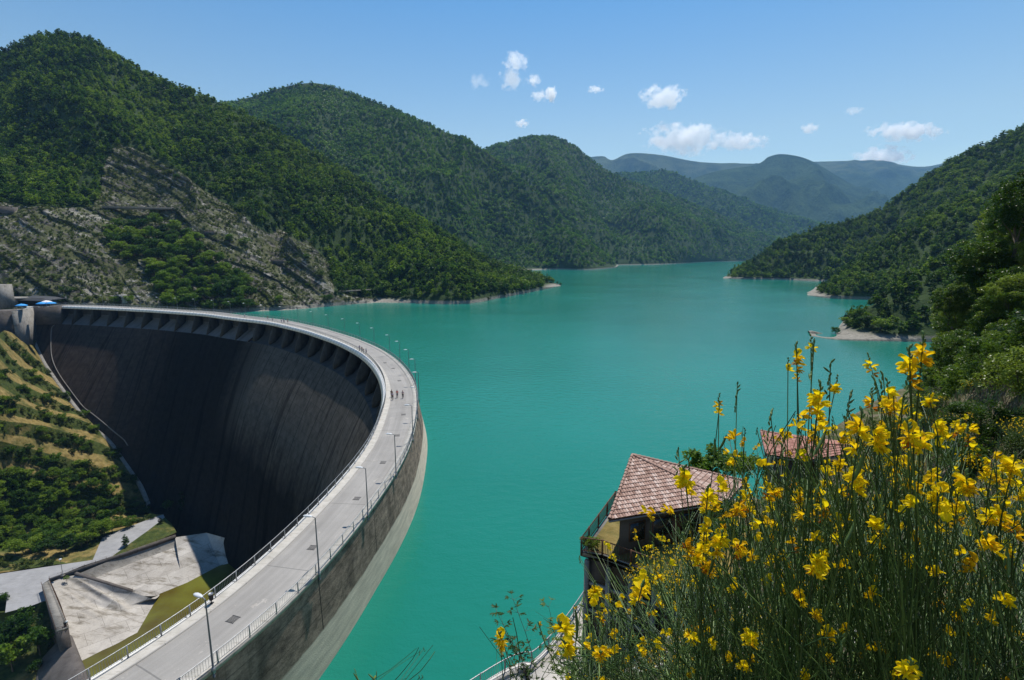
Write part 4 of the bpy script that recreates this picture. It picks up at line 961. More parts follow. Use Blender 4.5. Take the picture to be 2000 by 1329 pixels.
# ------------------------------------------------------------------ near hillside (the bank the photographer stands on)
EDGE = np.array([(-60, -45), (-40, -5), (-24, 14), (-2.2, 32.6), (2.2, 35.2), (7.0, 42.5), (10, 49), (16, 52), (24, 56), (36, 66), (52, 84), (82, 110), (124, 140), (180, 185), (250, 225), (330, 260), (480, 300)], float)
def edge_dist(x, y):
    best = np.full(np.shape(x), 1e9); sign = np.zeros(np.shape(x))
    for i in range(len(EDGE)-1):
        a, b = EDGE[i], EDGE[i+1]; d = b-a; L2 = d@d
        t = np.clip(((x-a[0])*d[0]+(y-a[1])*d[1])/L2, 0, 1); qx = x-(a[0]+t*d[0]); qy = y-(a[1]+t*d[1]); r = np.hypot(qx, qy)
        s_ = np.sign(d[0]*qy-d[1]*qx); m_ = r < best; best = np.where(m_, r, best); sign = np.where(m_, s_, sign)
    return -sign*best        # positive inland (right of travel)
def ground(x, y):
    x = np.asarray(x, float); y = np.asarray(y, float)
    d = edge_dist(x, y)
    far = np.clip((np.hypot(x, y)-60)/60, 0, 1)
    sl = 1.10*(1-far)+0.62*far
    z = np.where(d > 3.4, 10.85+(d-3.4)*sl, 10.85)
    z = np.where(d < 0.25, 10.85+(d-.25)*(6*(1-far)+1.1*far), z)
    # gentler shoulder where the photographer stands
    r = np.hypot(x-0.3, y+0.6); cap = 41.3+0.22*np.clip(x, -3, 60)-0.72*np.maximum(y-1.2, 0)*0.0
    z = np.where(z > cap-0.0, cap+(z-cap)*0.25, z)
    n = fbm(x/7, y/7, 1.0, 4)*1.1*np.clip((d-4)/6, 0, 1) + fbm(x/1.2, y/1.2, 5.0, 3)*0.14*np.clip((d-3.4)/3, 0, 1) + far*3*fbm(x/30, y/30, 2, 3)*np.clip(d/20, 0, 1)
    near = np.exp(-((x)**2+(y)**2)/9.0)
    z = z + n*(1-near*.8)
    # the terrace platform cuts the slope: keep the ground under it
    return z
def warp(t, lo, hi, k=2.4):
    s_ = np.sinh(t*k)/math.sinh(k); return np.where(s_ < 0, -s_*lo, s_*hi)
gx = warp(np.linspace(-1, 1, 420), -60, 330, 3.2); gy = warp(np.linspace(-1, 1, 440), -45, 290, 3.0)
GXX, GYY = np.meshgrid(gx, gy, indexing='ij'); DZ = edge_dist(GXX, GYY); GZZ = ground(GXX, GYY)
Gf = np.stack([GXX, GYY, GZZ], -1)
def bank_mat():
    m, N, L, b = new_mat('dry_bank'); P = N.new('ShaderNodeNewGeometry').outputs['Position']
    n1 = noise(N, L, 0.35, 5, 0.7, P); n2 = noise(N, L, 5.0, 6, 0.75, P); n3 = noise(N, L, 28.0, 4, 0.8, P)
    a = ramp(N, L, n2, [(0.34, (0.05, 0.042, 0.028)), (0.5, (0.13, 0.11, 0.07)), (0.62, (0.22, 0.19, 0.13)), (0.75, (0.38, 0.35, 0.28))])
    g = ramp(N, L, n3, [(0.3, (0.025, 0.035, 0.010)), (0.7, (0.09, 0.105, 0.03))])
    k = ramp(N, L, n1, [(0.45, (0, 0, 0)), (0.58, (1, 1, 1))])
    L.new(mixc(N, L, k, a, g), b.inputs['Base Color']); b.inputs['Roughness'].default_value = 1.0; b.inputs['Specular IOR Level'].default_value = 0.1
    bump(N, L, mth(N, L, 'ADD', n2, n3), b, 0.9, 0.06); return m
M['bank'] = bank_mat()
okf = (DZ > -1.6-0.25*np.hypot(GXX, GYY)/10)
q = okf[:-1, :-1] & okf[1:, :-1] & okf[1:, 1:] & okf[:-1, 1:]
Fq = grid_faces(*GXX.shape)[q.ravel()]
o = np_obj('near_bank', Gf.reshape(-1, 3), Fq, M['bank'], None, True); tag(o, 'steep dry bank with rubble and grass below the photographer', kind='structure')
def gz(x, y): return float(ground(np.array([x]), np.array([y]))[0])

# lakeside path with its outer wall and railing
ed = crom(EDGE[2:9], np.linspace(0, 1, 80)); dd = np.gradient(ed, axis=0); dd /= np.hypot(*dd.T)[:, None]; nn = np.c_[dd[:, 1], -dd[:, 0]]
PS = [(-0.35, -14), (-0.35, 11.35), (0.15, 11.35), (0.15, 11.02), (3.3, 11.02)]
Gp = np.stack([np.c_[ed+nn*o_, np.full(len(ed), z_)] for o_, z_ in PS], 1)
o = grid_obj('lakeside_path', Gp, M['path'], None, False); tag(o, 'pale concrete path with an outer kerb along the lake below the house', kind='structure')
t = thing('path_railing', 'grey metal railing on the lake side of the path below the house', 'railing')
m = MB(); P3 = np.c_[ed+nn*(-0.1), np.full(len(ed), 12.45)]; m.tube(P3, .045, 6); m.tube(P3-(0, 0, .9), .03, 5); m.build('handrail', M['metal_grey'], t, True)
m = MB(); acc = arclen(ed)
for s_ in np.arange(0, acc[-1], .16):
    x = np.interp(s_, acc, P3[:, 0]); y = np.interp(s_, acc, P3[:, 1]); m.bar((x, y, 11.5), (x, y, 12.45), .022)
tag(m.build('railing_bars', M['metal_grey'], t), kind='stuff')
for s_ in np.arange(0, acc[-1], 2.2):
    x = np.interp(s_, acc, P3[:, 0]); y = np.interp(s_, acc, P3[:, 1]); m = MB(); m.bar((x, y, 11.3), (x, y, 12.5), .09); m.build('post', M['metal_grey'], t)

# ------------------------------------------------------------------ house on its terrace
ZT = 21.0
T = [atz(1135,1078,ZT)[:2], atz(1176,1084,ZT)[:2], atz(1330,1141,ZT)[:2], atz(1430,1175,ZT)[:2], np.array([20.5, 30.0]), np.array([22, 43]), atz(1201,985,ZT)[:2]]
terrace = thing('terrace', 'raised concrete terrace with dark retaining walls under the tiled house', 'terrace')
m = MB(); m.prism([tuple(p) for p in T], ZT-0.35, ZT); m.build('terrace_slab', M['conc'], terrace)
ctr = np.mean(T, axis=0); Ti = [p+(ctr-p)*0.07 for p in T]
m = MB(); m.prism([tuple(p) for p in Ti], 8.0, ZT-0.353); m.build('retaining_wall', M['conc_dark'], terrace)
# panelled wall face with pilasters and recessed panels
fa, fb = np.array(Ti[0]), np.array(Ti[2]); fd = (fb-fa); fl_ = np.linalg.norm(fd); fd /= fl_; fn = np.array([fd[1], -fd[0]]); 
if fn@(np.array([0, 0])-fa) < 0: fn = -fn
m = MB()
for i_ in range(5):
    p = fa+fd*(i_*fl_/4); m.box((*(p+fn*.12), 14.4), (0.35, 0.3, 12.0), (np.array([*fd, 0]), np.array([*fn, 0]), np.array([0, 0, 1.0])))
for z_ in (12.0, 14.2, 16.4, 18.6): 
    p = (fa+fb)/2; m.box((*(p+fn*.11), z_), (fl_, 0.18, 0.25), (np.array([*fd, 0]), np.array([*fn, 0]), np.array([0, 0, 1.0])))
m.build('wall_frame', M['conc'], terrace)
# gravel, soil strip and plants on the terrace
gp = [T[0]+(T[1]-T[0])*.1, T[1]*.9+T[0]*.1]
o = ngon('terrace_paving', [(*(p+(ctr-p)*.05), ZT+.012) for p in T], M['terrace']); fattr(o, 'berm', np.full(len(o.data.vertices), 0.9)); o.parent = terrace
def rusty(a, b, h=1.15, nm='rail_panel', par=None, sp=0.13):
    a = np.array([a[0], a[1], ZT]); b = np.array([b[0], b[1], ZT]); L_ = np.linalg.norm(b-a); m = MB()
    m.bar(a+(0, 0, h), b+(0, 0, h), 0.06); m.bar(a+(0, 0, .15), b+(0, 0, .15), 0.05)
    for k in range(int(L_/sp)+1): p = a+(b-a)*min(1, k*sp/L_); m.bar(p+(0, 0, .15), p+(0, 0, h), 0.024)
    m.build(nm, M['rust'], par)
    for k in range(int(L_/2.2)+1):
        p = a+(b-a)*min(1, k*2.2/L_); m = MB(); m.bar(p-(0, 0, .3), p+(0, 0, h+.05), 0.11); m.build('post', M['rust'], par)
tr = thing('terrace_railing', 'rust-brown metal railing around the terrace of the tiled house', 'railing')
rusty(T[6], T[0], par=tr); rusty(T[0], T[1], par=tr); rusty(T[1], T[2], par=tr); rusty(T[2], T[3], par=tr)
d_ = (T[6]-T[0]); rusty(T[6], T[6]+np.array([2.6, .4]), par=tr)
# house
def tile_mat(name, c1, c2, c3):
    m, N, L, b = new_mat(name)
    oi = N.new('ShaderNodeAttribute'); oi.attribute_name = 'tilev'
    n = noise(N, L, 9.0, 4, 0.7)
    v = mth(N, L, 'ADD', mth(N, L, 'MULTIPLY', oi.outputs['Fac'], 0.75), mth(N, L, 'MULTIPLY', n, 0.25))
    L.new(ramp(N, L, v, [(0.1, c1), (0.5, c2), (0.9, c3)]), b.inputs['Base Color']); b.inputs['Roughness'].default_value = 0.8; return m
M['tiles'] = tile_mat('weathered_roof_tiles', (0.20, 0.11, 0.08), (0.39, 0.25, 0.195), (0.58, 0.45, 0.385))
M['tiles_red'] = tile_mat('red_roof_tiles', (0.22, 0.085, 0.06), (0.34, 0.15, 0.11), (0.48, 0.26, 0.20))
def tiled_facet(name, poly3, edown, mat, parent, tw=0.22, tl=0.36, thick=0.05):
    """triangle/quad facet covered with overlapping half-round tiles; rows run along the eave, edown = (a,b) eave ends"""
    P = np.array(poly3, float); a, b = np.array(edown[0], float), np.array(edown[1], float)
    n = np.cross(P[1]-P[0], P[2]-P[0]); n /= np.linalg.norm(n)
    if n[2] < 0: n = -n
    x = (b-a)/np.linalg.norm(b-a); y = np.cross(n, x)
    if y[2] < 0: y = -y
    pu = (P-a)@x; pv = (P-a)@y; poly = list(zip(pu, pv)); U0, U1, V1 = pu.min(), pu.max(), pv.max()
    VV = []; FF = []; tv = []; k = 0; r = np.random.default_rng(4)
    nr = int(V1/tl)+1; nc = int((U1-U0)/tw)+1
    ang = np.linspace(0, math.pi, 6)
    for i in range(nr):
        for j in range(nc):
            cu = U0+(j+.5)*tw; cv = (i+.5)*tl
            if not in_poly(np.array([cu]), np.array([cv]), poly)[0]: continue
            val = np.clip(r.normal(.5, .25), 0, 1)
            jl = r.uniform(-.015, .015)
            lo = [a+x*(cu-math.cos(q)*tw*.54)+y*(i*tl-.03+jl)+n*(math.sin(q)*.075+.035) for q in ang]
            hi = [a+x*(cu-math.cos(q)*tw*.44)+y*((i+1)*tl+.02)+n*(math.sin(q)*.055+.0) for q in ang]
            VV += lo+hi; FF += [(k+q, k+q+1, k+7+q, k+6+q) for q in range(5)]; tv += [val]*12; k += 12
    o = np_obj(name, VV, np.array(FF), mat, parent, True); fattr(o, 'tilev', tv)
    return o
def hip_roof(name, label, base, apex, zwall, mat, body, thk=0.22, facets=None, cat='house', inset=1.1, eave_mat='wood'):
    h = thing(name, label, cat); n = len(base); c = np.mean([b[:2] for b in base], axis=0)
    m = MB(); V = [np.array(b, float) for b in base]+[np.array(apex, float)]
    Vd = [v-(0, 0, thk) for v in V]
    m.add(V+Vd, [(i, (i+1) % n, (n+1)+(i+1) % n, (n+1)+i) for i in range(n)], [(i, (i+1) % n, n) for i in range(n)]+[((n+1)+(i+1) % n, (n+1)+i, 2*n+1) for i in range(n)])
    rf = m.build('roof', M[eave_mat], h)
    for i in range(n):
        a, b = V[i], V[(i+1) % n]
        if facets is None or i in facets: tiled_facet('roof_tiles', [a, b, V[n]], (a, b), mat, rf)
    m = MB()
    for i in range(n): 
        a = V[i]; k = max(2, int(np.linalg.norm(V[n]-a)/.36))
        for q in range(k):
            p0 = a+(V[n]-a)*q/k; p1 = a+(V[n]-a)*(q+1.12)/k; m.tube([p0+(0, 0, .07), p1+(0, 0, .045)], [.13, .10], 8, False)
    rd = m.build('ridge_tiles', mat, rf, True); fattr(rd, 'tilev', np.full(len(rd.data.vertices), .35))
    m = MB()
    for i in range(n): m.bar(V[i]-(0, 0, .16), V[(i+1) % n]-(0, 0, .16), .13, .12)
    m.build('gutter', M['pole'], rf)
    wp = [np.array(b[:2])+(c-np.array(b[:2]))*inset/np.linalg.norm(c-np.array(b[:2])) for b in base]
    m = MB(); m.prism([tuple(p) for p in wp], zwall, min(b[2] for b in base)-thk-.02); m.build('wall', body, h)
    return h, wp
EV = 24.2
roofA = [tuple(atz(1190,1015,EV)), tuple(atz(1421,978,EV)), (19.2, 39.5, EV), (11.6, 43.8, EV)]
apex = tuple(aty(1235, 887, 40.0)-(0, 0, .1))
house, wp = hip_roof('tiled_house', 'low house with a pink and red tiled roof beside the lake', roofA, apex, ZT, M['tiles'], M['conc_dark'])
def on_wall(a, b, t, w, z0, h, nm, mat, par, proud=.04):
    a = np.array(a); b = np.array(b); d = (b-a)/np.linalg.norm(b-a); n_ = np.array([d[1], -d[0]]); c = a+(b-a)*t+n_*proud
    m = MB(); m.box((*c, z0+h/2), (w, .1, h), (np.array([*d, 0]), np.array([*n_, 0]), np.array([0, 0, 1.0]))); return m.build(nm, mat, par)
for t_, w_ in ((.18, 1.2), (.45, 1.6), (.75, 1.6)):
    f = on_wall(wp[0], wp[1], t_, w_+.16, ZT+.9, 1.5, 'window', M['wood'], house, .02); on_wall(wp[0], wp[1], t_, w_, ZT+.98, 1.34, 'pane', M['glass'], f, .06)
on_wall(wp[0], wp[1], .6, .95, ZT+.02, 2.1, 'door', M['wood'], house, .05)
Y2 = 48.0
b2 = [tuple(atz(1545, 905, 22.6)), tuple(atz(1700, 915, 22.6)), (36, 53, 22.6), (26.0, 53.5, 22.6)]
b2[0] = tuple(atz(1496, 888, 22.9)); b2[1] = tuple(atz(1574, 900, 22.9)); b2[2] = (38.5, 50, 22.9); b2[3] = (28, 55, 22.9)
h2, wp2 = hip_roof('red_roofed_hut', 'second lakeside hut with a plain red tiled roof behind the flowers', b2, tuple(aty(1618, 869, 50)), 18, M['tiles_red'], M['conc_dark'])
# dark green tree and shrubs behind the house
for x, y, Yd, s_, k, l in [(1388, 902, 47, .95, 'oak', 'dark round tree behind the tiled roof at the lake edge'), (1425, 925, 50, .8, 'greenbush', 'bush between the dark round tree and the second hut'), (1452, 925, 52, .9, 'greenbush', 'shrub just left of the second hut'), (1480, 925, 54, .8, 'greenbush', 'low shrub touching the second hut'), (1405,1010,33,.55,'greenbush','green bush at the right corner of the tiled house'),(1420,1040,30,.5,'greenbush','lower green bush by the right corner of the tiled house')]:
    p = aty(x, y, Yd); plant('shrub' if k != 'oak' else 'tree', l, 'shrub' if k != 'oak' else 'tree', p-(0, 0, 0.5 if k != 'oak' else 3.2), s_*(.55 if k == 'oak' else .8), k, None, rngt)
for x, y, l in [(1160,1072,'small leafy plant at the terrace railing corner'),(1148,1068,'second small leafy plant at the terrace corner')]:
    plant('shrub', l, 'plant', atz(x, y, ZT), .22, 'greenbush', None, rngt)

# ------------------------------------------------------------------ big trees and thicket on the right
kinds('near', 4, 600, h=11.0, r=4.6, nclump=100, nleaf=14000, leaf=0.27, mat='leaf_near', h0f=0.12)
kinds('thicket', 4, 640, h=3.0, r=2.1, nclump=60, nleaf=5200, leaf=0.13, mat='leaf_near', h0f=0.03)
kinds('scrub', 4, 660, h=2.0, r=1.5, nclump=26, nleaf=2600, leaf=0.11, mat='leaf_scrub', h0f=0.02)
R_T = [(1985,420,74,1.15),(1930,520,70,1.0),(1990,560,62,1.0),(1880,600,72,.95),(1945,640,60,.95),(1860,690,66,.85),(1910,720,55,.8),(1985,700,50,.85),(1870,640,80,.8),(1960,470,84,1.1),(2040,480,70,1.2),(2060,620,58,1.1),(1845,735,62,.6),(1895,800,44,.45)]
words_ = ['topmost','upper left','tall inner','left-leaning','middle','low left','low middle','low right','back left','high back','outer','outer lower','lowest','small lowest']
for i, (x, y, Yd, s_) in enumerate([(x+rngt.uniform(-34, 22)*q_, y+rngt.uniform(-40, 40)*q_, Yd+rngt.uniform(-8, 8)*q_, s_*rngt.uniform(.55, .85)) for x, y, Yd, s_ in R_T for q_ in (0, 1, 1)]):
    p = aty(x, y, Yd); h_ = 11*s_; p[2] -= h_*.55
    plant('leafy_tree', 'sunlit leafy tree in the group on the steep right bank', 'tree', p, s_, 'near', 'leafy trees on the right bank', rngt)
cnt = 0; tries = 0; pl = []
while cnt < 135 and tries < 5000:
    tries += 1; x = rn.uniform(6, 120); y = rn.uniform(9, 130)
    if edge_dist(np.array([x]), np.array([y]))[0] < 4.5: continue
    z = gz(x, y); X_, Y_ = project(np.array([x, y, z+1]))
    if not (1250 < X_ < 2080 and 640 < Y_ < 1150): continue
    if X_ < 1500 and Y_ < 1040: continue
    if 1450 < X_ < 1660 and Y_ < 935 and y < 60: continue
    r_ = math.hypot(x, y)
    if any((x-a)**2+(y-b)**2 < (r_*0.045)**2 for a, b in pl): continue
    pl.append((x, y)); cnt += 1
    sc = rngt.uniform(.5, 1.1)*np.clip(r_/38, .35, 1.5); dk = X_ > 1850 and Y_ < 850
    plant('shrub', ('shady leafy bush on the right bank below the big trees' if dk else 'dry green bush on the right bank among the broom' if Y_ < 900 else 'low dry bush on the near slope behind the broom'), 'shrub', (x, y, z-.2), sc*(.8 if not dk else 1.1), 'thicket' if (dk or rngt.random() < .35) else 'scrub', 'bushes on the right bank', rngt)

rk_ = ((fT > 0.62) & (fbm(GTg[..., 0]/12, GTg[..., 1]/12, 6.0, 3) > -0.25))*1.0
Pt_ = surf_points(dict(G=GTg, rk=rk_, V=np.full(GTg.shape[:2], .5)), 1.5, np.random.default_rng(44), 1.2, -200, False, True)
scatter('undergrowth', 'rows of low green scrub on the banks between the grass terraces', Pt_, np.random.default_rng(45).uniform(.45, 1.2, len(Pt_)), VAR_SCRUB, 46)
# concrete stair strip along the dam foot
fpa = np.array([face_at(*p)[0] for p in [(60,650),(76,685),(90,712),(104,738),(120,765),(150,797),(180,827),(215,867),(250,907),(275,947),(293,985)]]); ft = crom(fpa, np.linspace(0, 1, 70)); dn = np.array([-0.45, -0.89, 0])
Gs_ = np.stack([ft+dn*a_+np.array([0, 0, b_]) for a_, b_ in ((-.3, 1.0), (0.5, 1.0), (1.2, 0.9), (1.25, -3.0))], 1)
o = grid_obj('foot_stair', Gs_, M['conc'], None, False); tag(o, 'pale concrete stair strip following the sloping left foot of the dam', 'stairway')
# ------------------------------------------------------------------ left end of the dam: buildings, umbrellas
ab = thing('dam_abutment', 'stepped grey concrete abutment block at the far left end of the dam', 'building')
e0 = cr(np.array([LEN-1.0]), 0, 11)[0]
def quadwall(name, pxs, zt, zb_, mat, par, th=3.0):
    pts = [atz(x, y, zt)[:2] for x, y in pxs]; m = MB()
    for a, b in zip(pts[:-1], pts[1:]):
        d = (b-a)/np.linalg.norm(b-a); n_ = np.array([-d[1], d[0]]); n_ = n_ if n_[1] > 0 else -n_
        m.hexa([(*a, zb_), (*b, zb_), (*(b+n_*th), zb_), (*(a+n_*th), zb_), (*a, zt), (*b, zt), (*(b+n_*th), zt), (*(a+n_*th), zt)])
    return m.build(name, mat, par)
quadwall('wing_wall', [(56, 601), (22, 608)], 11.2, -14, M['conc'], ab, 2)
quadwall('wing_wall', [(21, 608.2), (-30, 610)], 11.0, -10, M['conc_dark'], ab, 12)
quadwall('head_wall', [(112, 599.0), (60, 600.0)], 11.3, 1.0, M['conc_dark'], ab, 8)
p = atz(-8, 606, 11); m = MB(); m.box((p[0]-11, p[1]+10, 17.5), (16, 9, 13)); tw = m.build('concrete_tower', M['conc'], ab)
cafe = thing('cafe_building', 'low flat-roofed cafe with a dark awning at the far left end of the dam', 'building')
c = atz(40, 600, 11); m = MB(); m.box((c[0]-6, c[1]+11, 13.0), (24, 7, 4.0)); m.build('wall', M['dark'], cafe)
m = MB(); m.box((c[0]-12, c[1]+9.5, 15.3), (17, 11, .5)); m.build('flat_roof', M['conc'], cafe)
m = MB(); m.hexa([(c[0]-5, c[1]+3.5, 14.2), (c[0]+14, c[1]+3.5, 13.6), (c[0]+14, c[1]+14, 14.6), (c[0]-5, c[1]+14, 15.2), (c[0]-5, c[1]+3.5, 14.4), (c[0]+14, c[1]+3.5, 13.8), (c[0]+8, c[1]+14, 15.6), (c[0]-5, c[1]+14, 16.4)]); m.build('awning', M['slate'], cafe)
for q in (-14, -9.5, -6): m = MB(); m.box((c[0]+q, c[1]+4.4, 13), (1.2, .8, 4)); m.build('pillar', M['conc'], cafe)
m = MB(); m.box((c[0]-11.5, c[1]+4.6, 13), (1.0, .6, 3.6)); m.build('door', M['wood'], cafe)
def umbrella(loc, cloth, label, r=2.6):
    t = thing('umbrella', label, 'umbrella', loc, 0, 'cafe umbrellas at the dam end'); m = MB(); a = np.arange(8)*math.pi/4
    V = [(0, 0, 3.25)]+[(r*.55*math.cos(x), r*.55*math.sin(x), 2.9) for x in a]+[(r*math.cos(x), r*math.sin(x), 2.35) for x in a]+[(r*math.cos(x), r*math.sin(x), 2.15) for x in a]
    m.add(V, [(1+i, 9+i, 9+(i+1) % 8, 1+(i+1) % 8) for i in range(8)]+[(9+i, 17+i, 17+(i+1) % 8, 9+(i+1) % 8) for i in range(8)], [(0, 1+i, 1+(i+1) % 8) for i in range(8)]); m.build('canopy', M[cloth], t)
    m = MB(); m.tube([(0, 0, 0), (0, 0, 3.3)], .05, 6); m.build('pole', M['white'], t)
    m = MB(); m.box((0, 0, .08), (.6, .6, .16)); m.build('foot', M['conc'], t)
    return t
for x, y, cl, l in [(38, 606, 'blue_cloth', 'leftmost blue cafe umbrella, standing apart from the other two'), (78, 602, 'blue_cloth', 'middle blue cafe umbrella of the three'), (95, 601.5, 'blue_cloth', 'rightmost blue cafe umbrella of the three'), (87, 598.6, 'white_cloth', 'white umbrella just behind the two touching blue umbrellas')]:
    p = atz(x, y, 11.25); umbrella(tuple(p+(0, 1.5, 0)), cl, l)
for i, (x, y) in enumerate([(30, 608), (46, 606), (71, 603), (88, 602.4)]):
    p = atz(x, y, 11.25)+(0.8, 1.0, 0); t = thing('cafe_table', ['table left of the lone blue umbrella pole', 'table right of the lone blue umbrella pole', 'table under the middle blue umbrella', 'table under the rightmost blue umbrella'][i], 'table', tuple(p))
    m = MB(); m.tube([(0, 0, .72), (0, 0, .76)], .55, 10); m.build('table_top', M['white'], t); m = MB(); m.tube([(0, 0, 0), (0, 0, .72)], .05, 6); m.tube([(0, 0, 0), (0, 0, .03)], .3, 8); m.build('leg', M['pole'], t)
# retaining walls on the rock slope
def slope_wall(a, b, h, label, mat, th=1.5):
    pa = nearest_on(GA, XA, YA, *a, okA); pb = nearest_on(GA, XA, YA, *b, okA); z = max(pa[2], pb[2])
    m = MB(); d = pb-pa; d[2] = 0; d /= np.linalg.norm(d); n_ = np.array([d[1], -d[0], 0]); n_ = n_ if n_[1] < 0 else -n_
    A_ = pa+n_*2.0; B_ = pb+n_*2.0; A_[2] = pa[2]+h*.4; B_[2] = pb[2]+h*.4; T_ = -n_*(th+6)
    m.hexa([A_-(0, 0, h), B_-(0, 0, h), B_+T_-(0, 0, h), A_+T_-(0, 0, h), A_, B_, B_+T_, A_+T_]); m.bar(A_+(0, 0, .1), B_+(0, 0, .1), .5, .3)
    o = m.build('retaining_wall', mat); return tag(o, label, 'wall')
slope_wall((200, 404), (432, 410), 1.6, 'long thin bench wall crossing the bare rock slope above the oaks', M['conc'])
slope_wall((-10, 412), (28, 414), 9, 'dark concrete block wall at the far left of the rock slope', M['conc_dark'])
slope_wall((532, 512), (556, 513), 4.5, 'small dark concrete box on the rock slope above the shore', M['conc_dark'])
slope_wall((400, 456), (420, 457), 4, 'small concrete box at the right of the oak clump', M['conc_dark'])
slope_wall((630, 572), (735, 566), 1.0, 'low road wall just above the shore where the wood begins', M['conc'])
# tunnel mouth
p = nearest_on(GA, XA, YA, 240, 590, okA); t = thing('tunnel_mouth', 'small arched tunnel mouth in the rock behind the dam', 'tunnel', tuple(p+(0, -4, -1)))
m = MB(); a = np.linspace(0, math.pi, 12)
Vi = [(2.6*math.cos(q), 0, 2.2+2.6*math.sin(q)) for q in a]; Vo = [(3.4*math.cos(q), 0, 2.2+3.4*math.sin(q)) for q in a]; Vb = [(x, 5, z) for x, y, z in Vo]; Vib = [(x, 5, z) for x, y, z in Vi]
Vx = [(2.6, 0, 0)]+Vi+[(-2.6, 0, 0)]; Vy = [(3.4, 0, 0)]+Vo+[(-3.4, 0, 0)]; Vz = [(x, 6, z) for x, y, z in Vy]; n_ = 14
m.add(Vx+Vy+Vz, [(i, i+1, n_+i+1, n_+i) for i in range(n_-1)]+[(n_+i, n_+i+1, 2*n_+i+1, 2*n_+i) for i in range(n_-1)]); m.build('arch', M['conc'], t)
m = MB(); m.box((0, 5.4, 2.4), (6.4, .3, 5)); m.build('dark_opening', M['dark'], t)

# ------------------------------------------------------------------ people on the crest
def person(loc, rz, label, shirt, pants, hair, stride=0.3, scale=1.0, skin=(0.45, 0.27, 0.18), arm=0.25, group=None):
    t = thing('person', label, 'person', loc, rz, group); t.scale = (scale,)*3
    s_ = stride
    V = {'pelvis': (0, 0, .93, .13), 'waist': (0, 0, 1.08, .115), 'chest': (0, .01, 1.28, .14), 'neck0': (0, 0, 1.43, .09), 'neck': (0, 0, 1.49, .052), 'head': (0, .015, 1.60, .088), 'crown': (0, .01, 1.70, .075),
         'hipL': (.09, 0, .88, .095), 'kneeL': (.10, s_*.55+.04, .50, .062), 'ankL': (.10, s_*.75, .09, .042), 'toeL': (.11, s_*.75+.17, .035, .03),
         'hipR': (-.09, 0, .88, .095), 'kneeR': (-.10, -s_*.25+.06, .50, .062), 'ankR': (-.10, -s_*.85, .12, .042), 'toeR': (-.11, -s_*.85+.15, .04, .03),
         'shL': (.17, 0, 1.40, .058), 'elL': (.24, -arm*.6, 1.13, .042), 'wrL': (.23, -arm*.4+.1, .90, .03), 'hdL': (.23, -arm*.4+.14, .82, .032),
         'shR': (-.17, 0, 1.40, .058), 'elR': (-.24, arm*.4, 1.13, .042), 'wrR': (-.23, arm*.9+.1, .92, .03), 'hdR': (-.23, arm*.9+.15, .84, .032)}
    E_ = [('pelvis', 'waist'), ('waist', 'chest'), ('chest', 'neck0'), ('neck0', 'neck'), ('neck', 'head'), ('head', 'crown'), ('pelvis', 'hipL'), ('hipL', 'kneeL'), ('kneeL', 'ankL'), ('ankL', 'toeL'), ('pelvis', 'hipR'), ('hipR', 'kneeR'), ('kneeR', 'ankR'), ('ankR', 'toeR'), ('neck0', 'shL'), ('shL', 'elL'), ('elL', 'wrL'), ('wrL', 'hdL'), ('neck0', 'shR'), ('shR', 'elR'), ('elR', 'wrR'), ('wrR', 'hdR')]
    def skinned(name, names, mat, grow=0.0):
        idx = {k: i for i, k in enumerate(names)}; me = bpy.data.meshes.new(name)
        me.from_pydata([V[k][:3] for k in names], [(idx[a], idx[b]) for a, b in E_ if a in idx and b in idx], [])
        ob = bpy.data.objects.new(name, me); COL.objects.link(ob); md = ob.modifiers.new('s', 'SKIN'); sb = ob.modifiers.new('u', 'SUBSURF'); sb.levels = 1; sb.render_levels = 1
        for i, k in enumerate(names): me.skin_vertices[0].data[i].radius = (V[k][3]+grow, V[k][3]+grow)
        me.skin_vertices[0].data[0].use_root = True
        dg = bpy.context.evaluated_depsgraph_get(); dg.update(); m2 = bpy.data.meshes.new_from_object(ob.evaluated_get(dg)); bpy.data.objects.remove(ob)
        m2.materials.clear(); m2.materials.append(mat); o2 = bpy.data.objects.new(name, m2); link(o2, t); return o2
    sk = simple('skin_tone', skin, .6); body = skinned('body', list(V), sk)
    skinned('shirt', ['waist', 'chest', 'neck0', 'shL', 'elL', 'shR', 'elR'], simple('shirt_cloth', shirt, .8), .02)
    skinned('trousers', ['pelvis', 'waist', 'hipL', 'kneeL', 'hipR', 'kneeR'] if pants[3] else ['pelvis', 'waist', 'hipL', 'kneeL', 'ankL', 'hipR', 'kneeR', 'ankR'], simple('trouser_cloth', pants[:3], .8), .018)
    m = MB(); m.ball((0, -.015, 1.665), (.105, .115, .11), 10, 8); m.ball((0, -.06, 1.60), (.09, .07, .1), 8, 6); m.build('hair', simple('hair_colour', hair, .6), t, True)
    m = MB(); m.ball((0, .105, 1.60), (.014, .02, .02), 6, 4); m.ball((.035, .088, 1.63), (.014, .01, .008), 6, 4); m.ball((-.035, .088, 1.63), (.014, .01, .008), 6, 4); m.ball((0, .09, 1.56), (.028, .01, .007), 6, 4); m.ball((.092, 0, 1.61), (.012, .02, .03), 6, 4); m.ball((-.092, 0, 1.61), (.012, .02, .03), 6, 4)
    m.build('face', sk, t, True)
    m = MB()
    for sx, a in ((1, V['toeL']), (-1, V['toeR'])): m.ball((a[0], a[1]-.07, .05), (.05, .14, .05), 8, 6)
    m.build('shoes', M['slate'], t, True)
    return t
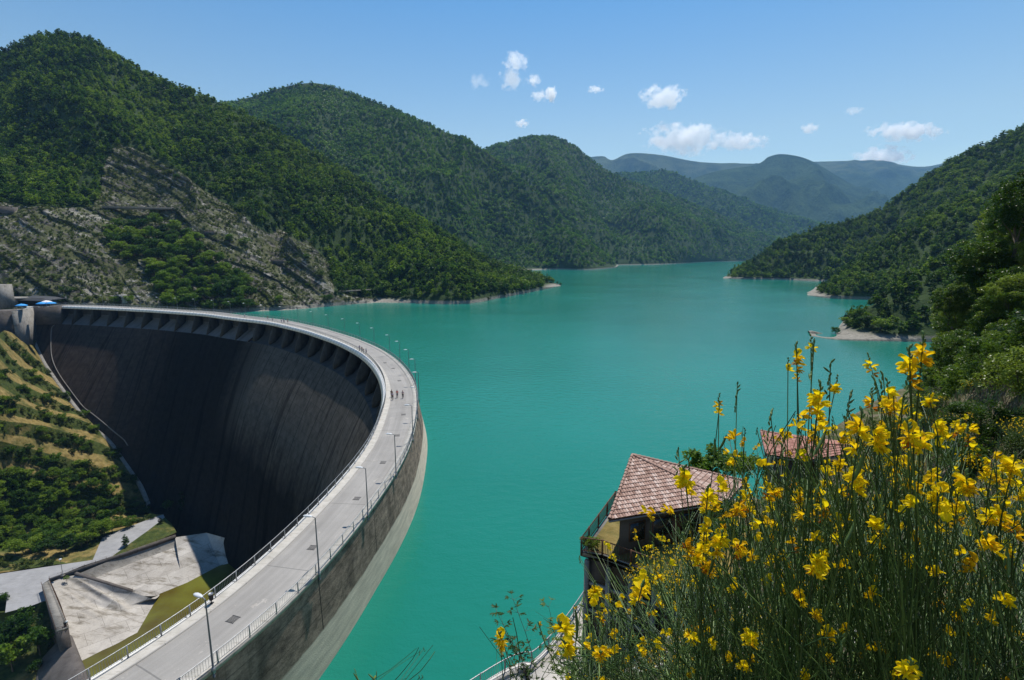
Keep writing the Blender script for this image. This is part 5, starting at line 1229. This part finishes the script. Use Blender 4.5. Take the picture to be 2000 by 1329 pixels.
PPL = [(765, 777, 'person in a black top walking on the left of the group of four', (.02, .02, .025), (.03, .03, .05, 0), (.03, .02, .015)), (767, 781, 'person in a pale lilac shirt walking just in front of the black-clad one', (.45, .38, .5), (.02, .02, .03, 0), (.08, .05, .03)),
       (776, 777, 'person in a bright red top walking in the middle of the road', (.55, .03, .03), (.04, .03, .05, 0), (.06, .03, .02)), (787, 778, 'person in a grey-pink shirt and black trousers walking nearest the lake railing', (.40, .25, .27), (.02, .02, .02, 0), (.25, .06, .04)),
       (702.5, 685.5, 'leftmost person in dark blue of the distant group on the bend', (.05, .06, .25), (.03, .03, .06, 0), (.03, .02, .02)), (707, 687.5, 'second person in black of the distant group on the bend', (.02, .02, .02), (.02, .02, .02, 0), (.03, .02, .02)), (710, 689.5, 'third person, crouching low in black, of the distant group on the bend', (.03, .03, .04), (.02, .02, .03, 0), (.05, .03, .02)), (715.5, 691.5, 'person in a pale shirt on the right of the distant group on the bend', (.55, .56, .6), (.15, .16, .2, 1), (.15, .1, .06)),
       (508, 627, 'lone dark-clothed person near the railing on the far part of the crest', (.03, .03, .05), (.02, .02, .03, 0), (.03, .02, .02)), (521, 629, 'person in grey standing beside the lone dark-clothed one far along the crest', (.3, .3, .33), (.1, .1, .12, 0), (.1, .07, .05)),
       (486, 619.5, 'tiny person in white far along the crest', (.6, .6, .6), (.1, .1, .15, 0), (.05, .03, .02)),
       (553, 629.5, 'person in purple in the cluster far along the crest', (.2, .1, .35), (.02, .02, .03, 0), (.03, .02, .02)), (557, 630, 'person in white in the cluster far along the crest', (.7, .7, .7), (.05, .05, .15, 0), (.05, .03, .02)), (561, 630.5, 'person in pale blue in the cluster far along the crest', (.4, .5, .65), (.1, .03, .08, 0), (.05, .03, .02)), (566, 631, 'person in dark red on the right of the cluster far along the crest', (.2, .03, .08), (.02, .02, .03, 0), (.03, .02, .02))]
for i, (x, y, l, sh, pa, ha) in enumerate(PPL):
    p = atz(x, y, 11.01); s_ = s_of(p[:2]); 
    if i >= 8: p = cr(np.array([s_of(p[:2])]), -2.2-0.7*(i % 3), 11.01)[0]
    s_ = s_of(p[:2]); q_ = cr(np.array([s_-1]), 0, 0)[0]-cr(np.array([s_]), 0, 0)[0]
    person(tuple(p), math.atan2(q_[1], q_[0])-math.pi/2, l, sh, pa, ha, stride=.28+.05*(i % 3), scale=(1.03, .97, 1.0, .98)[i % 4]*(0.8 if i == 6 else 1))

# ------------------------------------------------------------------ Spanish broom in the foreground
M['stem'] = simple('broom_stem', (0.030, 0.070, 0.014), 0.5, var=0.45, scale=7)
M['stem_pale'] = simple('broom_stem_pale', (0.115, 0.185, 0.045), 0.5, var=0.35, scale=7)
M['dry_stem'] = simple('dry_stalk', (0.20, 0.16, 0.10), 0.9, var=0.4, scale=9)
M['pod'] = simple('seed_pod', (0.10, 0.16, 0.035), 0.5, var=0.3, scale=20)
def petal_mat(name, c1, c2, c3):
    m, N, L, b = new_mat(name); f = noise(N, L, 60, 3, .6); at = N.new('ShaderNodeAttribute'); at.attribute_name = 'wilt'
    v = mth(N, L, 'ADD', mth(N, L, 'MULTIPLY', at.outputs['Fac'], .8), mth(N, L, 'MULTIPLY', f, .3))
    c = ramp(N, L, v, [(0.1, c1), (0.45, c2), (0.9, c3)]); L.new(c, b.inputs['Base Color']); b.inputs['Roughness'].default_value = 0.55; b.inputs['Specular IOR Level'].default_value = .25
    tr = N.new('ShaderNodeBsdfTranslucent'); L.new(c, tr.inputs[0]); mx = N.new('ShaderNodeMixShader'); mx.inputs[0].default_value = .5
    L.new(b.outputs[0], mx.inputs[1]); L.new(tr.outputs[0], mx.inputs[2]); L.new(mx.outputs[0], N['Material Output'].inputs[0]); return m
M['petal'] = petal_mat('broom_petal', (0.95, 0.76, 0.008), (0.92, 0.60, 0.008), (0.45, 0.15, 0.01))
fr = np.random.default_rng(77)
def petal(w, l, cup, curl, nu=5, nv=5, notch=0.0):
    u = np.linspace(-1, 1, nu)[:, None]; v = np.linspace(0, 1, nv)[None, :]
    wid = np.sin(np.clip(v*0.93+.07, 0, 1)*math.pi)**.6*w*(0.55+.45*v)
    x = u*wid; y = v*l*(1-notch*(1-np.abs(u))*(v**4)); z = cup*(u**2)*w+curl*v**2*l + 0*u
    return np.stack([x, y, z], -1)
def rotm(ax, a):
    ax = np.asarray(ax, float); ax = ax/np.linalg.norm(ax); K = np.array([[0, -ax[2], ax[1]], [ax[2], 0, -ax[0]], [-ax[1], ax[0], 0]]); return np.eye(3)+math.sin(a)*K+(1-math.cos(a))*(K@K)
def flower(fb, base, axis, s, wilt, rng):
    """pea flower: upright two-lobed standard, two wings, keel; axis points out of the stem"""
    axis = axis/np.linalg.norm(axis); side = np.cross(axis, (0, 0, 1.0)); side /= np.linalg.norm(side)+1e-9; up_ = np.cross(side, axis)
    B = np.stack([side, axis, up_], 0)       # local x,y,z
    def put(G, R): 
        Vv = (G.reshape(-1, 3)@R.T)@B*s+base; fb['V'].append(Vv); n = len(Vv); fb['F'].append(grid_faces(*G.shape[:2])+fb['n']); fb['n'] += n; fb['w'].append(np.clip(np.full(n, wilt)+rng.normal(0, .08), 0, 1))
    c = 1+wilt*1.4
    st = petal(.62/c, 1.0, .45*c, -.35, 7, 6, .12); put(st, rotm((1, 0, 0), 1.15+rng.uniform(-.2, .25)-wilt*.5))
    for sg in (-1, 1):
        g = petal(.24/c, .85, .5, -.25*c, 4, 5); put(g, rotm((0, 0, 1), sg*(.55+rng.uniform(-.15, .3)))@rotm((0, 1, 0), sg*.9)@rotm((1, 0, 0), -.05))
        g = petal(.16, .8, .7, .18, 3, 5); put(g, rotm((1, 0, 0), -.55)@rotm((0, 1, 0), sg*1.2))
def flush(fb, name, parent, mat=None):
    o = np_obj(name, np.concatenate(fb['V']), np.concatenate(fb['F']), mat or M['petal'], parent, True); fattr(o, 'wilt', np.concatenate(fb['w'])); return o
def newfb(): return dict(V=[], F=[], w=[], n=0)
def bud(mb, p, d, l, r): mb.tube(crom([p, p+d*l*.5+np.array([0, 0, l*.06]), p+d*l], np.linspace(0, 1, 4)), [r*.5, r, r*.85, r*.2], 5)
def raceme(tip, dirn, s, rng, nf, wilt0, parent, buds, first=False):
    fb = newfb()
    for k in range(nf):
        t = -k*0.0085*s/0.024*rng.uniform(.4, 1.5); a = rng.uniform(0, 6.28); h = np.array([math.cos(a), math.sin(a), rng.uniform(-.25, .35)])
        w = np.clip(wilt0+rng.normal(.0, .16)+(0.55 if (k >= nf-2 and rng.random() < .6) else 0), 0, 1)
        flower(fb, tip+dirn*t+h*.004, h, s*rng.uniform(.85, 1.1)*(1-.35*w), w, rng)
    o = flush(fb, 'blossom_spike', parent)
    for k in range(4): 
        a = rng.uniform(0, 6.28); d = np.array([math.cos(a)*.6, math.sin(a)*.6, 1]); d /= np.linalg.norm(d); bud(buds, tip+dirn*(.008+.008*k), d, .010*s/.022, .0026)
# prominent blossom spikes: x, y, size in photo pixels
SP = [(1556,698,30),(1539,722,16),(1584,679,14),(1557,739,12),(1700,712,22),(1777,710,36),(1801,686,36),(1600,776,36),(1632,757,18),(1735,770,28),(1702,785,26),(1747,794,16),(1815,782,26),(1680,830,44),(1708,846,35),(1775,846,38),(1798,849,36),(1831,831,32),(1873,841,22),(1891,855,26),(1587,855,24),(1905,890,14),(1778,906,22),(1669,927,36),(1681,940,25),(1656,954,18),(1920,918,26),(1945,930,26),(1979,907,36),(1888,940,34),(1819,930,28),(1831,966,28),(1744,930,20),(1994,963,26),(1512,960,26),(1560,966,24),(1593,972,18),(1614,996,28),(1560,993,22),(1638,1034,18),(1873,984,30),(1933,1005,32),(1957,1005,28),(1981,1023,30),(1768,1023,18),
 (1594,1093,38),(1548,1061,26),(1591,1198,30),(1617,1238,28),(1671,1172,16),(1702,1087,18),(1831,1175,24),(1774,1306,44),(1742,1318,26),(1737,1275,20),(1928,1058,34),(1979,1081,26),(1959,1095,20),(1985,1238,24),(1851,1207,14),(1534,1150,20),(1913,1292,20),
 (1338,933,36),(1382,969,32),(1378,994,26),(1414,935,16),(1459,942,18),(1454,857,20),(1443,987,38),(1465,994,26),(1497,958,28),(1519,962,26),(1407,1055,34),(1443,1066,38),(1338,1063,32),(1360,1088,30),(1382,1099,32),(1162,1153,28),(1173,1207,22),(1252,1153,38),(1097,1225,38),(1104,1261,38),(1173,1279,36),(1194,1272,24),(1392,1182,20),(1356,1225,22),(1349,1243,24),(1465,1243,30),(1475,1286,26),(1450,1300,20),(1400,1117,18),(978,1245,30),(978,1262,20),(1404,790,16),(1404,806,12),(697,1320,5),(735,1322,6)]
# shrubs: pixel anchors of their root (below the frame for the nearest) and depth
ROOTS = [(1760, 1560, 1.25, 'tallest broom shrub filling the bottom right corner'), (1560, 1520, 1.35, 'flowering broom shrub reaching above the roof of the second hut'), (1980, 1500, 1.35, 'broom shrub cut off by the right edge of the picture'),
         (1400, 1500, 1.45, 'broom shrub in front of the tiled house'), (1200, 1480, 1.6, 'leftmost full broom shrub below the terrace'), (1000, 1500, 1.7, 'thin single-stemmed broom at the bottom left of the bank'), (720, 1420, 2.2, 'wispy broom tips poking over the bottom edge in front of the dam')]
roots = []
for x, y, Yd, l in ROOTS:
    p = aty(x, y, Yd); roots.append(p)
shr = [thing('broom_shrub', r[3], 'shrub', (0, 0, 0), 0, 'flowering broom shrubs in the foreground') for i, r in enumerate(ROOTS)]
for o_, p in zip(shr, roots): o_['category'] = 'shrub'
STM = [MB() for _ in shr]; BUD = [MB() for _ in shr]; POD = [MB() for _ in shr]
def stem_curve(root, tip, rng, bend=.12, n=9):
    L_ = np.linalg.norm(tip-root); m1 = root+(tip-root)*.45+np.array([0, 0, -.02])+rng.normal(0, bend*.3, 3)*L_*.4; base_dir = np.array([(tip-root)[0]*.5, (tip-root)[1]*.5, abs((tip-root)[2])+.2]); base_dir /= np.linalg.norm(base_dir)
    m0 = root+base_dir*L_*.22
    return crom([root, m0, (m0+tip)/2+rng.normal(0, bend*.12, 3)*L_, tip], np.linspace(0, 1, n))
for (x, y, sz) in SP:
    if x < 800: D = 2.2
    else: D = np.clip(34.0/sz, .82, 1.55)*fr.uniform(.92, 1.12)
    tip = aty(x, y, D); 
    k = 6 if x < 800 else 5 if x < 1030 else int(np.argmin([abs(r[0]-x)+ (0 if i < 5 else 9999) for i, r in enumerate([(1790,), (1590,), (1960,), (1400,), (1170,), (0,), (0,)])]))
    root = roots[k]+fr.normal(0, .05, 3); C_ = stem_curve(root, tip, fr); STM[k].tube(C_, np.linspace(.0024, .0014, len(C_)), 5, False)
    dirn = C_[-1]-C_[-2]; dirn /= np.linalg.norm(dirn)
    nf = 1 if sz < 10 else 2 if sz < 18 else 4 if sz < 27 else 6 if sz < 33 else 7
    s = 0.0225 if sz > 20 else .0185
    wl_ = 0.05 if fr.random() < .75 else .45
    raceme(tip, dirn, s*(.6 if sz < 10 else 1), fr, nf, wl_, shr[k], BUD[k])
    top = tip+dirn*.035; STM[k].tube([tip, top], [.0013, .0008], 4, False)
    # side twig with buds
    if fr.random() < .6:
        q = C_[-3]; e_ = q+np.array([fr.normal(0, .05), fr.normal(0, .05), fr.uniform(.06, .14)]); STM[k].tube([q, (q+e_)/2+(0, 0, .01), e_], [.0014, .0012, .0009], 4, False)
        for j in range(4): bud(BUD[k], e_-(0, 0, .012*j), np.array([fr.normal(0, .5), fr.normal(0, .5), 1.0]), .012, .0024)
    for j in range(2 if fr.random() < .35 else 0):
        q = C_[-2-j]; d = np.array([fr.normal(0, .35), fr.normal(0, .35), 1.0]); d /= np.linalg.norm(d); pm = MB(); pm.tube(crom([q, q+d*.03+(0.003, 0, 0), q+d*.065], np.linspace(0, 1, 6)), [.001, .0032, .0038, .0038, .003, .0006], 6); pm.build('seed_pod', M['pod'], shr[k], True)
# many more bare green stems
NB = [380, 330, 330, 300, 170, 7, 9]; XB = {}
for k, n_ in enumerate(NB):
    rx = ROOTS[k][0]
    for i in range(n_):
        root = roots[k]+np.array([fr.normal(0, .10), fr.normal(.05, .12), fr.normal(0, .03)])
        if k < 5:
            x = fr.normal(rx-40 if k != 2 else rx-60, 150 if k < 4 else 80); top = {0: 760, 1: 800, 2: 880, 3: 960, 4: 1150}[k]; y = top+abs(fr.normal(0, 1))*230+abs(x-rx)*.35
            D = ROOTS[k][2]*fr.uniform(.75, 1.9)
        else: x = rx+fr.normal(0, 28 if k == 5 else 16)-(20 if k == 5 else -110); y = {5: 1200, 6: 1255}[k]+abs(fr.normal(0, 50)); D = ROOTS[k][2]*fr.uniform(.9, 1.2)
        tip = aty(x, min(y, 1500), D); C_ = stem_curve(root, tip, fr, .45, 8)
        Xp, Yp = project(C_)
        if k < 5 and np.any((Xp < {0: 1380, 1: 1250, 2: 1500, 3: 1130, 4: 1050}[k]) & (Yp < 1340)): continue
        if k < 5 and np.any((Xp < {0: 1480, 1: 1400, 2: 1500, 3: 1270, 4: 1110}[k]) & (Yp < {0: 980, 1: 990, 2: 980, 3: 1040, 4: 1200}[k])) or (k < 5 and np.any((Yp < {0: 740, 1: 780, 2: 860, 3: 930, 4: 1120}[k]))): continue
        if k < 5 and i % 3 == 0:
            XB.setdefault(k, newfb()); w_ = np.clip(fr.normal(.12, .2), 0, 1)
            for q in range(int(fr.integers(1, 5))): flower(XB[k], tip+fr.normal(0, .006, 3), np.array([*fr.normal(0, 1, 2), .2]), .018*fr.uniform(.8, 1.25), w_, fr)
        r0 = fr.uniform(.0013, .0030); STM[k].tube(C_, np.linspace(r0, r0*.55, len(C_)), 4, False)
        if fr.random() < .6 and k < 5:
            q = C_[fr.integers(3, 7)]; dv = C_[-1]-q; e_ = q+dv*.8+fr.normal(0, .10, 3)*np.linalg.norm(dv); STM[k].tube([q, (q+e_)/2+fr.normal(0, .012, 3), e_], [.0013, .0011, .0008], 4, False)
        if fr.random() < .3:
            for j in range(3): bud(BUD[k], tip-(0, 0, .01*j), np.array([fr.normal(0, .4), fr.normal(0, .4), 1.0]), .010, .002)
# tall bare tips seen against the lake
for x, y, D, k in [(1505,808,1.3,1),(1532,850,1.35,1),(1440,752,1.5,3),(1660,772,1.2,1),(1725,735,1.2,0),(1590,672,1.2,1),(1622,710,1.2,1),(1775,725,1.1,0),(1325,880,1.5,3),(1345,900,1.5,3),(1710,745,1.2,0)]:
    tip = aty(x, y, D); C_ = stem_curve(roots[k], tip, fr, .08); STM[k].tube(C_, np.linspace(.0022, .0012, len(C_)), 5, False)
    for j in range(9): bud(BUD[k], tip-(0, 0, .011*j), np.array([fr.normal(0, .5), fr.normal(0, .5), 1.0]), .013, .0026)
for k, fb_ in XB.items(): tag(flush(fb_, 'scattered_blossoms', shr[k]), kind='stuff')
for k, o_ in enumerate(shr):
    if STM[k].n:
        so = STM[k].build('stems', [M['stem'], M['stem_pale']], o_, True)
        nfc = len(so.data.polygons); mi = (np.repeat(fr.random(nfc//28+1), 28)[:nfc] < .33).astype(np.int32); so.data.polygons.foreach_set('material_index', mi)
    if BUD[k].n: tag(BUD[k].build('buds', M['pod'], o_, True), kind='stuff')

# ------------------------------------------------------------------ broom shrubs farther down the slope (small blossoms), copied from three builds
def far_broom(seed, h=1.3, nst=190, nfl=170):
    r = np.random.default_rng(seed); ms = MB(); V = []; Q = []; w = []; n = 0
    for i in range(nst):
        a = r.uniform(0, 6.28); sp_ = r.uniform(.05, .75); tip = np.array([math.cos(a)*sp_*h*.75, math.sin(a)*sp_*h*.75, h*r.uniform(.55, 1.05)*(1-.25*sp_)])
        C_ = crom([np.zeros(3), tip*np.array([.35, .35, .5]), tip], np.linspace(0, 1, 4)); ms.tube(C_, [.006, .005, .004, .0025], 3, False)
        for j in range(int(nfl/nst*2*r.random()+.5)):
            c = tip+r.normal(0, .02, 3)-np.array([0, 0, .04*j]); m_ = 5
            P_ = c+r.normal(0, .012, (m_, 3)); v_, q_ = leaf_quads(P_, .038, r, .2, .8); V.append(v_); Q.append(q_+n); n += len(v_); w.append(np.full(len(v_), r.uniform(0, .6)**1.5))
    s_me = np_mesh('stems', np.concatenate(ms.V), np.concatenate(ms.Q), True, [M['stem_pale'] if seed % 2 else M['stem']])
    f_me = np_mesh('blossoms', np.concatenate(V), np.concatenate(Q), False, [M['petal']]); a = f_me.attributes.new('wilt', 'FLOAT', 'POINT'); a.data.foreach_set('value', np.concatenate(w).astype(np.float32)); return s_me, f_me
FB = [far_broom(31), far_broom(32, 1.1, 220, 230), far_broom(33, 1.5, 170, 120), far_broom(34, 1.2, 200, 60)]
def put_broom(x, y, sc, label, rng):
    s_me, f_me = rng.choice(FB); t = thing('broom_shrub', label, 'shrub', (x, y, gz(x, y)-.05), rng.uniform(0, 6.28), 'broom shrubs farther down the slope'); t.scale = (sc,)*3
    link(bpy.data.objects.new('stems', s_me), t); f = link(bpy.data.objects.new('blossoms', f_me), t); return t
rb = random.Random(9); cnt = 0; tries = 0; pl = []
while cnt < 130 and tries < 9000:
    tries += 1; x = rb.uniform(-1, 40); y = rb.uniform(2.5, 48)
    if edge_dist(np.array([x]), np.array([y]))[0] < 4.2: continue
    z = gz(x, y); X_, Y_ = project(np.array([x, y, z+.6]))
    if not (1130 < X_ < 2080 and 700 < Y_ < 1420): continue
    if X_ < 1230 and Y_ < 1230: continue
    if 1130 < X_ < 1400 and Y_ < 1120 and y > 22: continue
    if 1440 < X_ < 1660 and Y_ < 935: continue
    r_ = math.hypot(x, y)
    if any((x-a)**2+(y-b)**2 < (.35+r_*.03)**2 for a, b in pl): continue
    pl.append((x, y)); cnt += 1
    lab = ('small flowering broom low on the slope right of the path' if X_ < 1300 else 'flowering broom between the tiled house and the near shrubs' if X_ < 1500 else 'flowering broom on the slope behind the near shrubs' if Y_ > 950 else 'flowering broom on the right bank under the leafy trees')
    put_broom(x, y, rb.uniform(.6, 1.15)*(1.0 if r_ > 6 else .6), lab, rb)
# broom growing against the terrace in front of the house
for i, (x, y, z_, sc) in enumerate([(1290,1060,None,1.6),(1330,1050,None,1.7),(1370,1045,None,1.6),(1250,1090,None,1.1),(1400,1060,None,1.5),(1310,1100,None,1.3)]):
    p = aty(x, y, 24-2*(i % 3)); t = put_broom(p[0], p[1], sc, f'{["first","second","third","fourth","fifth","sixth"][i]} broom counted left to right in front of the shaded house wall', rb); t.location = (p[0], p[1], max(gz(p[0], p[1])-.1, p[2]-2.2*sc*.8))
# leafy sprig at the bottom centre
def sprig(root, tip, label, n=16, leafl=.035, D=2.3):
    t = thing('leafy_sprig', label, 'plant'); ms = MB(); ml = newfb(); rr = np.random.default_rng(int(abs(tip[0]*1000)) % 1000)
    for q in range(4):
        tp = tip+rr.normal(0, .06, 3)+np.array([0, 0, -.1*q]); C_ = stem_curve(root, tp, rr, .2, 10); ms.tube(C_, np.linspace(.0035, .0012, 10), 5, False)
        for i in range(3, 10):
            for j in range(4):
                a = rr.uniform(0, 6.28); d = np.array([math.cos(a), math.sin(a), rr.uniform(.1, .9)]); d /= np.linalg.norm(d); e_ = C_[i]+d*rr.uniform(.03, .07); ms.tube([C_[i], e_], [.001, .0007], 3, False)
                for k in range(5):
                    aa = a+(k-2)*.5; dd_ = np.array([math.cos(aa), math.sin(aa), .25+rr.normal(0, .2)]); g = petal(.16, 1, .25, -.15, 3, 4)
                    sd = np.cross(dd_, (0, 0, 1.0)); sd /= np.linalg.norm(sd); B = np.stack([sd, dd_/np.linalg.norm(dd_), np.cross(sd, dd_/np.linalg.norm(dd_))]); Vv = g.reshape(-1, 3)@B*leafl*rr.uniform(.6, 1.2)+e_
                    ml['V'].append(Vv); ml['F'].append(grid_faces(3, 4)+ml['n']); ml['n'] += len(Vv); ml['w'].append(np.full(len(Vv), rr.random()))
    ms.build('stems', M['bark'], t, True); o = np_obj('leaves', np.concatenate(ml['V']), np.concatenate(ml['F']), M['leaf_near'], t, True); fattr(o, 'leafv', np.concatenate(ml['w']))
sprig(aty(1060, 1420, 3.0), aty(1000, 1180, 3.1), 'leafy green sprig rising over the water at the bottom centre')
sprig(aty(1120, 1380, 3.2), aty(1090, 1200, 3.3), 'leafy sprig just right of the one rising over the water')
sprig(aty(1130, 1400, 3.3), aty(1130, 1230, 3.4), 'low leafy sprig beside the path wall')
# dry grass on the bank
gme = MB(); rg = np.random.default_rng(12)
def grass_patch(name, label, n, xr, yr, mat, hmin, hmax):
    x = rg.uniform(*xr, n*3); y = rg.uniform(*yr, n*3); d = edge_dist(x, y); z = ground(x, y); X_, Y_ = project(np.stack([x, y, z], -1))
    k = (d > 3.8) & (X_ > 900) & (X_ < 2100) & (Y_ > 650) & (Y_ < 1500); x, y, z = x[k][:n], y[k][:n], z[k][:n]; n = len(x)
    r_ = np.hypot(x, y); h = rg.uniform(hmin, hmax, n); a = rg.uniform(0, 6.28, n); w = .003+r_*.0007; lean = rg.uniform(.1, .7, n)*h; b = rg.uniform(0, 6.28, n)
    B = np.stack([x, y, z-.03], -1); dx = np.stack([np.cos(a), np.sin(a), 0*a], -1)*w[:, None]; ln = np.stack([np.cos(b)*lean, np.sin(b)*lean, h], -1); md = B+ln*np.array([.35, .35, .6])
    V = np.stack([B-dx, B+dx, md+dx*.7, md-dx*.7, B+ln], 1).reshape(-1, 3); i = np.arange(n)[:, None]*5
    o = np_obj(name, V, [i+np.array([0, 1, 2, 3]), i+np.array([3, 2, 4])], mat, None, False); tag(o, label, kind='stuff')
grass_patch('grass', 'dry straw-coloured grass on the bank', 30000, (-3, 60), (1.5, 60), M['dry_stem'], .12, .45)
grass_patch('grass', 'green grass among the broom on the bank', 36000, (-3, 60), (1.5, 60), M['stem_pale'], .15, .6)
# rubble
mr = MB()
for i in range(900):
    x = rg.uniform(-3, 14); y = rg.uniform(3, 34)
    if edge_dist(np.array([x]), np.array([y]))[0] < 3.6: continue
    r = rg.uniform(.03, .16); mr.ball((x, y, gz(x, y)+r*.2), (r*rg.uniform(.7, 1.5), r*rg.uniform(.7, 1.4), r*.7), 6, 4)
tag(mr.build('rubble', M['path'], None), 'pale loose stones scattered over the dry bank', kind='stuff')

# ------------------------------------------------------------------ clouds (far beyond the haze)
def cloud(px_, py_, w, h, dens, label, seed, Yd=9000.0):
    c = aty(px_, py_, Yd); sx = w/1000.0*Yd; sz_ = h/1000.0*Yd; bm = bmesh.new(); bmesh.ops.create_icosphere(bm, subdivisions=3, radius=1)
    me = bpy.data.meshes.new('cloud'); bm.to_mesh(me); bm.free(); o = link(bpy.data.objects.new('cloud', me)); o.location = c; o.scale = (sx/2*1.25, sz_*0.7, sz_/2*1.35)
    m = bpy.data.materials.new('cloud_vapour'); m.use_nodes = True; N = m.node_tree.nodes; L = m.node_tree.links; N.clear()
    out = N.new('ShaderNodeOutputMaterial'); pv = N.new('ShaderNodeVolumePrincipled'); L.new(pv.outputs[0], out.inputs['Volume']); pv.inputs['Color'].default_value = (1, 1, 1, 1); pv.inputs['Anisotropy'].default_value = 0.55
    tc = N.new('ShaderNodeTexCoord').outputs['Object']; ln = N.new('ShaderNodeVectorMath'); ln.operation = 'LENGTH'; L.new(tc, ln.inputs[0])
    mp = N.new('ShaderNodeMapping'); mp.inputs['Location'].default_value = (seed*3.3, seed*1.7, 0); mp.inputs['Scale'].default_value = (max(1.0, w/h*.8), 1.0, 1.0); L.new(tc, mp.inputs[0])
    n = noise(N, L, 1.7, 5, .62, mp.outputs[0]); a = mth(N, L, 'SUBTRACT', 1.0, ln.outputs['Value']); a = mth(N, L, 'MULTIPLY', a, 1.1)
    a = mth(N, L, 'ADD', a, mth(N, L, 'MULTIPLY', mth(N, L, 'SUBTRACT', n, .62), 3.0)); a = mth(N, L, 'MULTIPLY', a, 5.0, clamp=True)
    a = mth(N, L, 'MULTIPLY', a, 0.5*dens/max(40, min(sx, sz_*1.4))); L.new(a, pv.inputs['Density']); o.data.materials.append(m)
    return tag(o, label, 'cloud')
CLD = [(1338,270,150,52,9,'largest white cloud, low above the far mountain'), (1448,277,92,30,7,'pale cloud trailing off the right end of the largest one'), (1297,190,80,40,7,'ragged white cloud right of centre, above the largest one'), (1768,257,135,30,9,'long flat white cloud at the upper right'), (1725,307,105,34,9,'white cloud resting on the ridge at the right'),
       (1582,252,32,18,5,'small round cloud between the largest cloud and the long flat one'), (1019,242,26,15,6,'small lone cloud just above the third hill'), (1006,122,48,30,4,'topmost wispy cloud of the group in the middle of the sky'), (1000,155,44,36,3.5,'wispy round cloud below the topmost one'), (1077,185,20,26,6,'small bright cloud at the right end of the wispy group'), (1054,187,34,18,4,'small wisp left of the bright one in the wispy group'), (1042,157,24,20,3.5,'thin wisp between the round cloud and the small bright cloud'), (1163,175,32,13,4,'tiny cloud alone in the middle of the sky'), (1668,217,36,15,2,'faint wisp above the long flat cloud'), (935,160,40,24,1.5,'faint thin wisp at the left of the sky group')]
for i, cpar in enumerate(CLD): cloud(*cpar, seed=i+1)

# ------------------------------------------------------------------ haze
m = MB(); m.box((1700, 3900, 750), (9400, 9400, 1700)); hz = bpy.data.materials.new('haze_air'); hz.use_nodes = True; N = hz.node_tree.nodes; N.clear()
out = N.new('ShaderNodeOutputMaterial'); pv = N.new('ShaderNodeVolumePrincipled'); hz.node_tree.links.new(pv.outputs[0], out.inputs['Volume']); pv.inputs['Color'].default_value = (0.30, 0.58, 1.0, 1); pv.inputs['Density'].default_value = 5.4e-5; pv.inputs['Anisotropy'].default_value = 0.0
tag(m.build('haze', hz), 'thin blue summer haze filling the valley', kind='stuff')

# ------------------------------------------------------------------ labels that single out each member of a group
bpy.context.view_layer.update()
GR_ = {}
for o in COL.objects:
    if o.parent is None and o.get('group'): GR_.setdefault(o['group'], []).append(o)
for g, what in (('oaks in the clump on the rock slope', 'oak in the clump on bare rock'), ('bushes on the rock slope', 'bush among the rock slabs'), ('trees above the service road', 'tree above the service road'),
                ('bushes on the terraced slope', 'bush on the grass terraces'), ('leafy trees on the right bank', 'leafy tree on the steep right bank'), ('bushes on the right bank', 'bush on the right bank'), ('broom shrubs farther down the slope', 'small flowering broom')):
    if g in GR_: rank_labels(GR_[g], what)
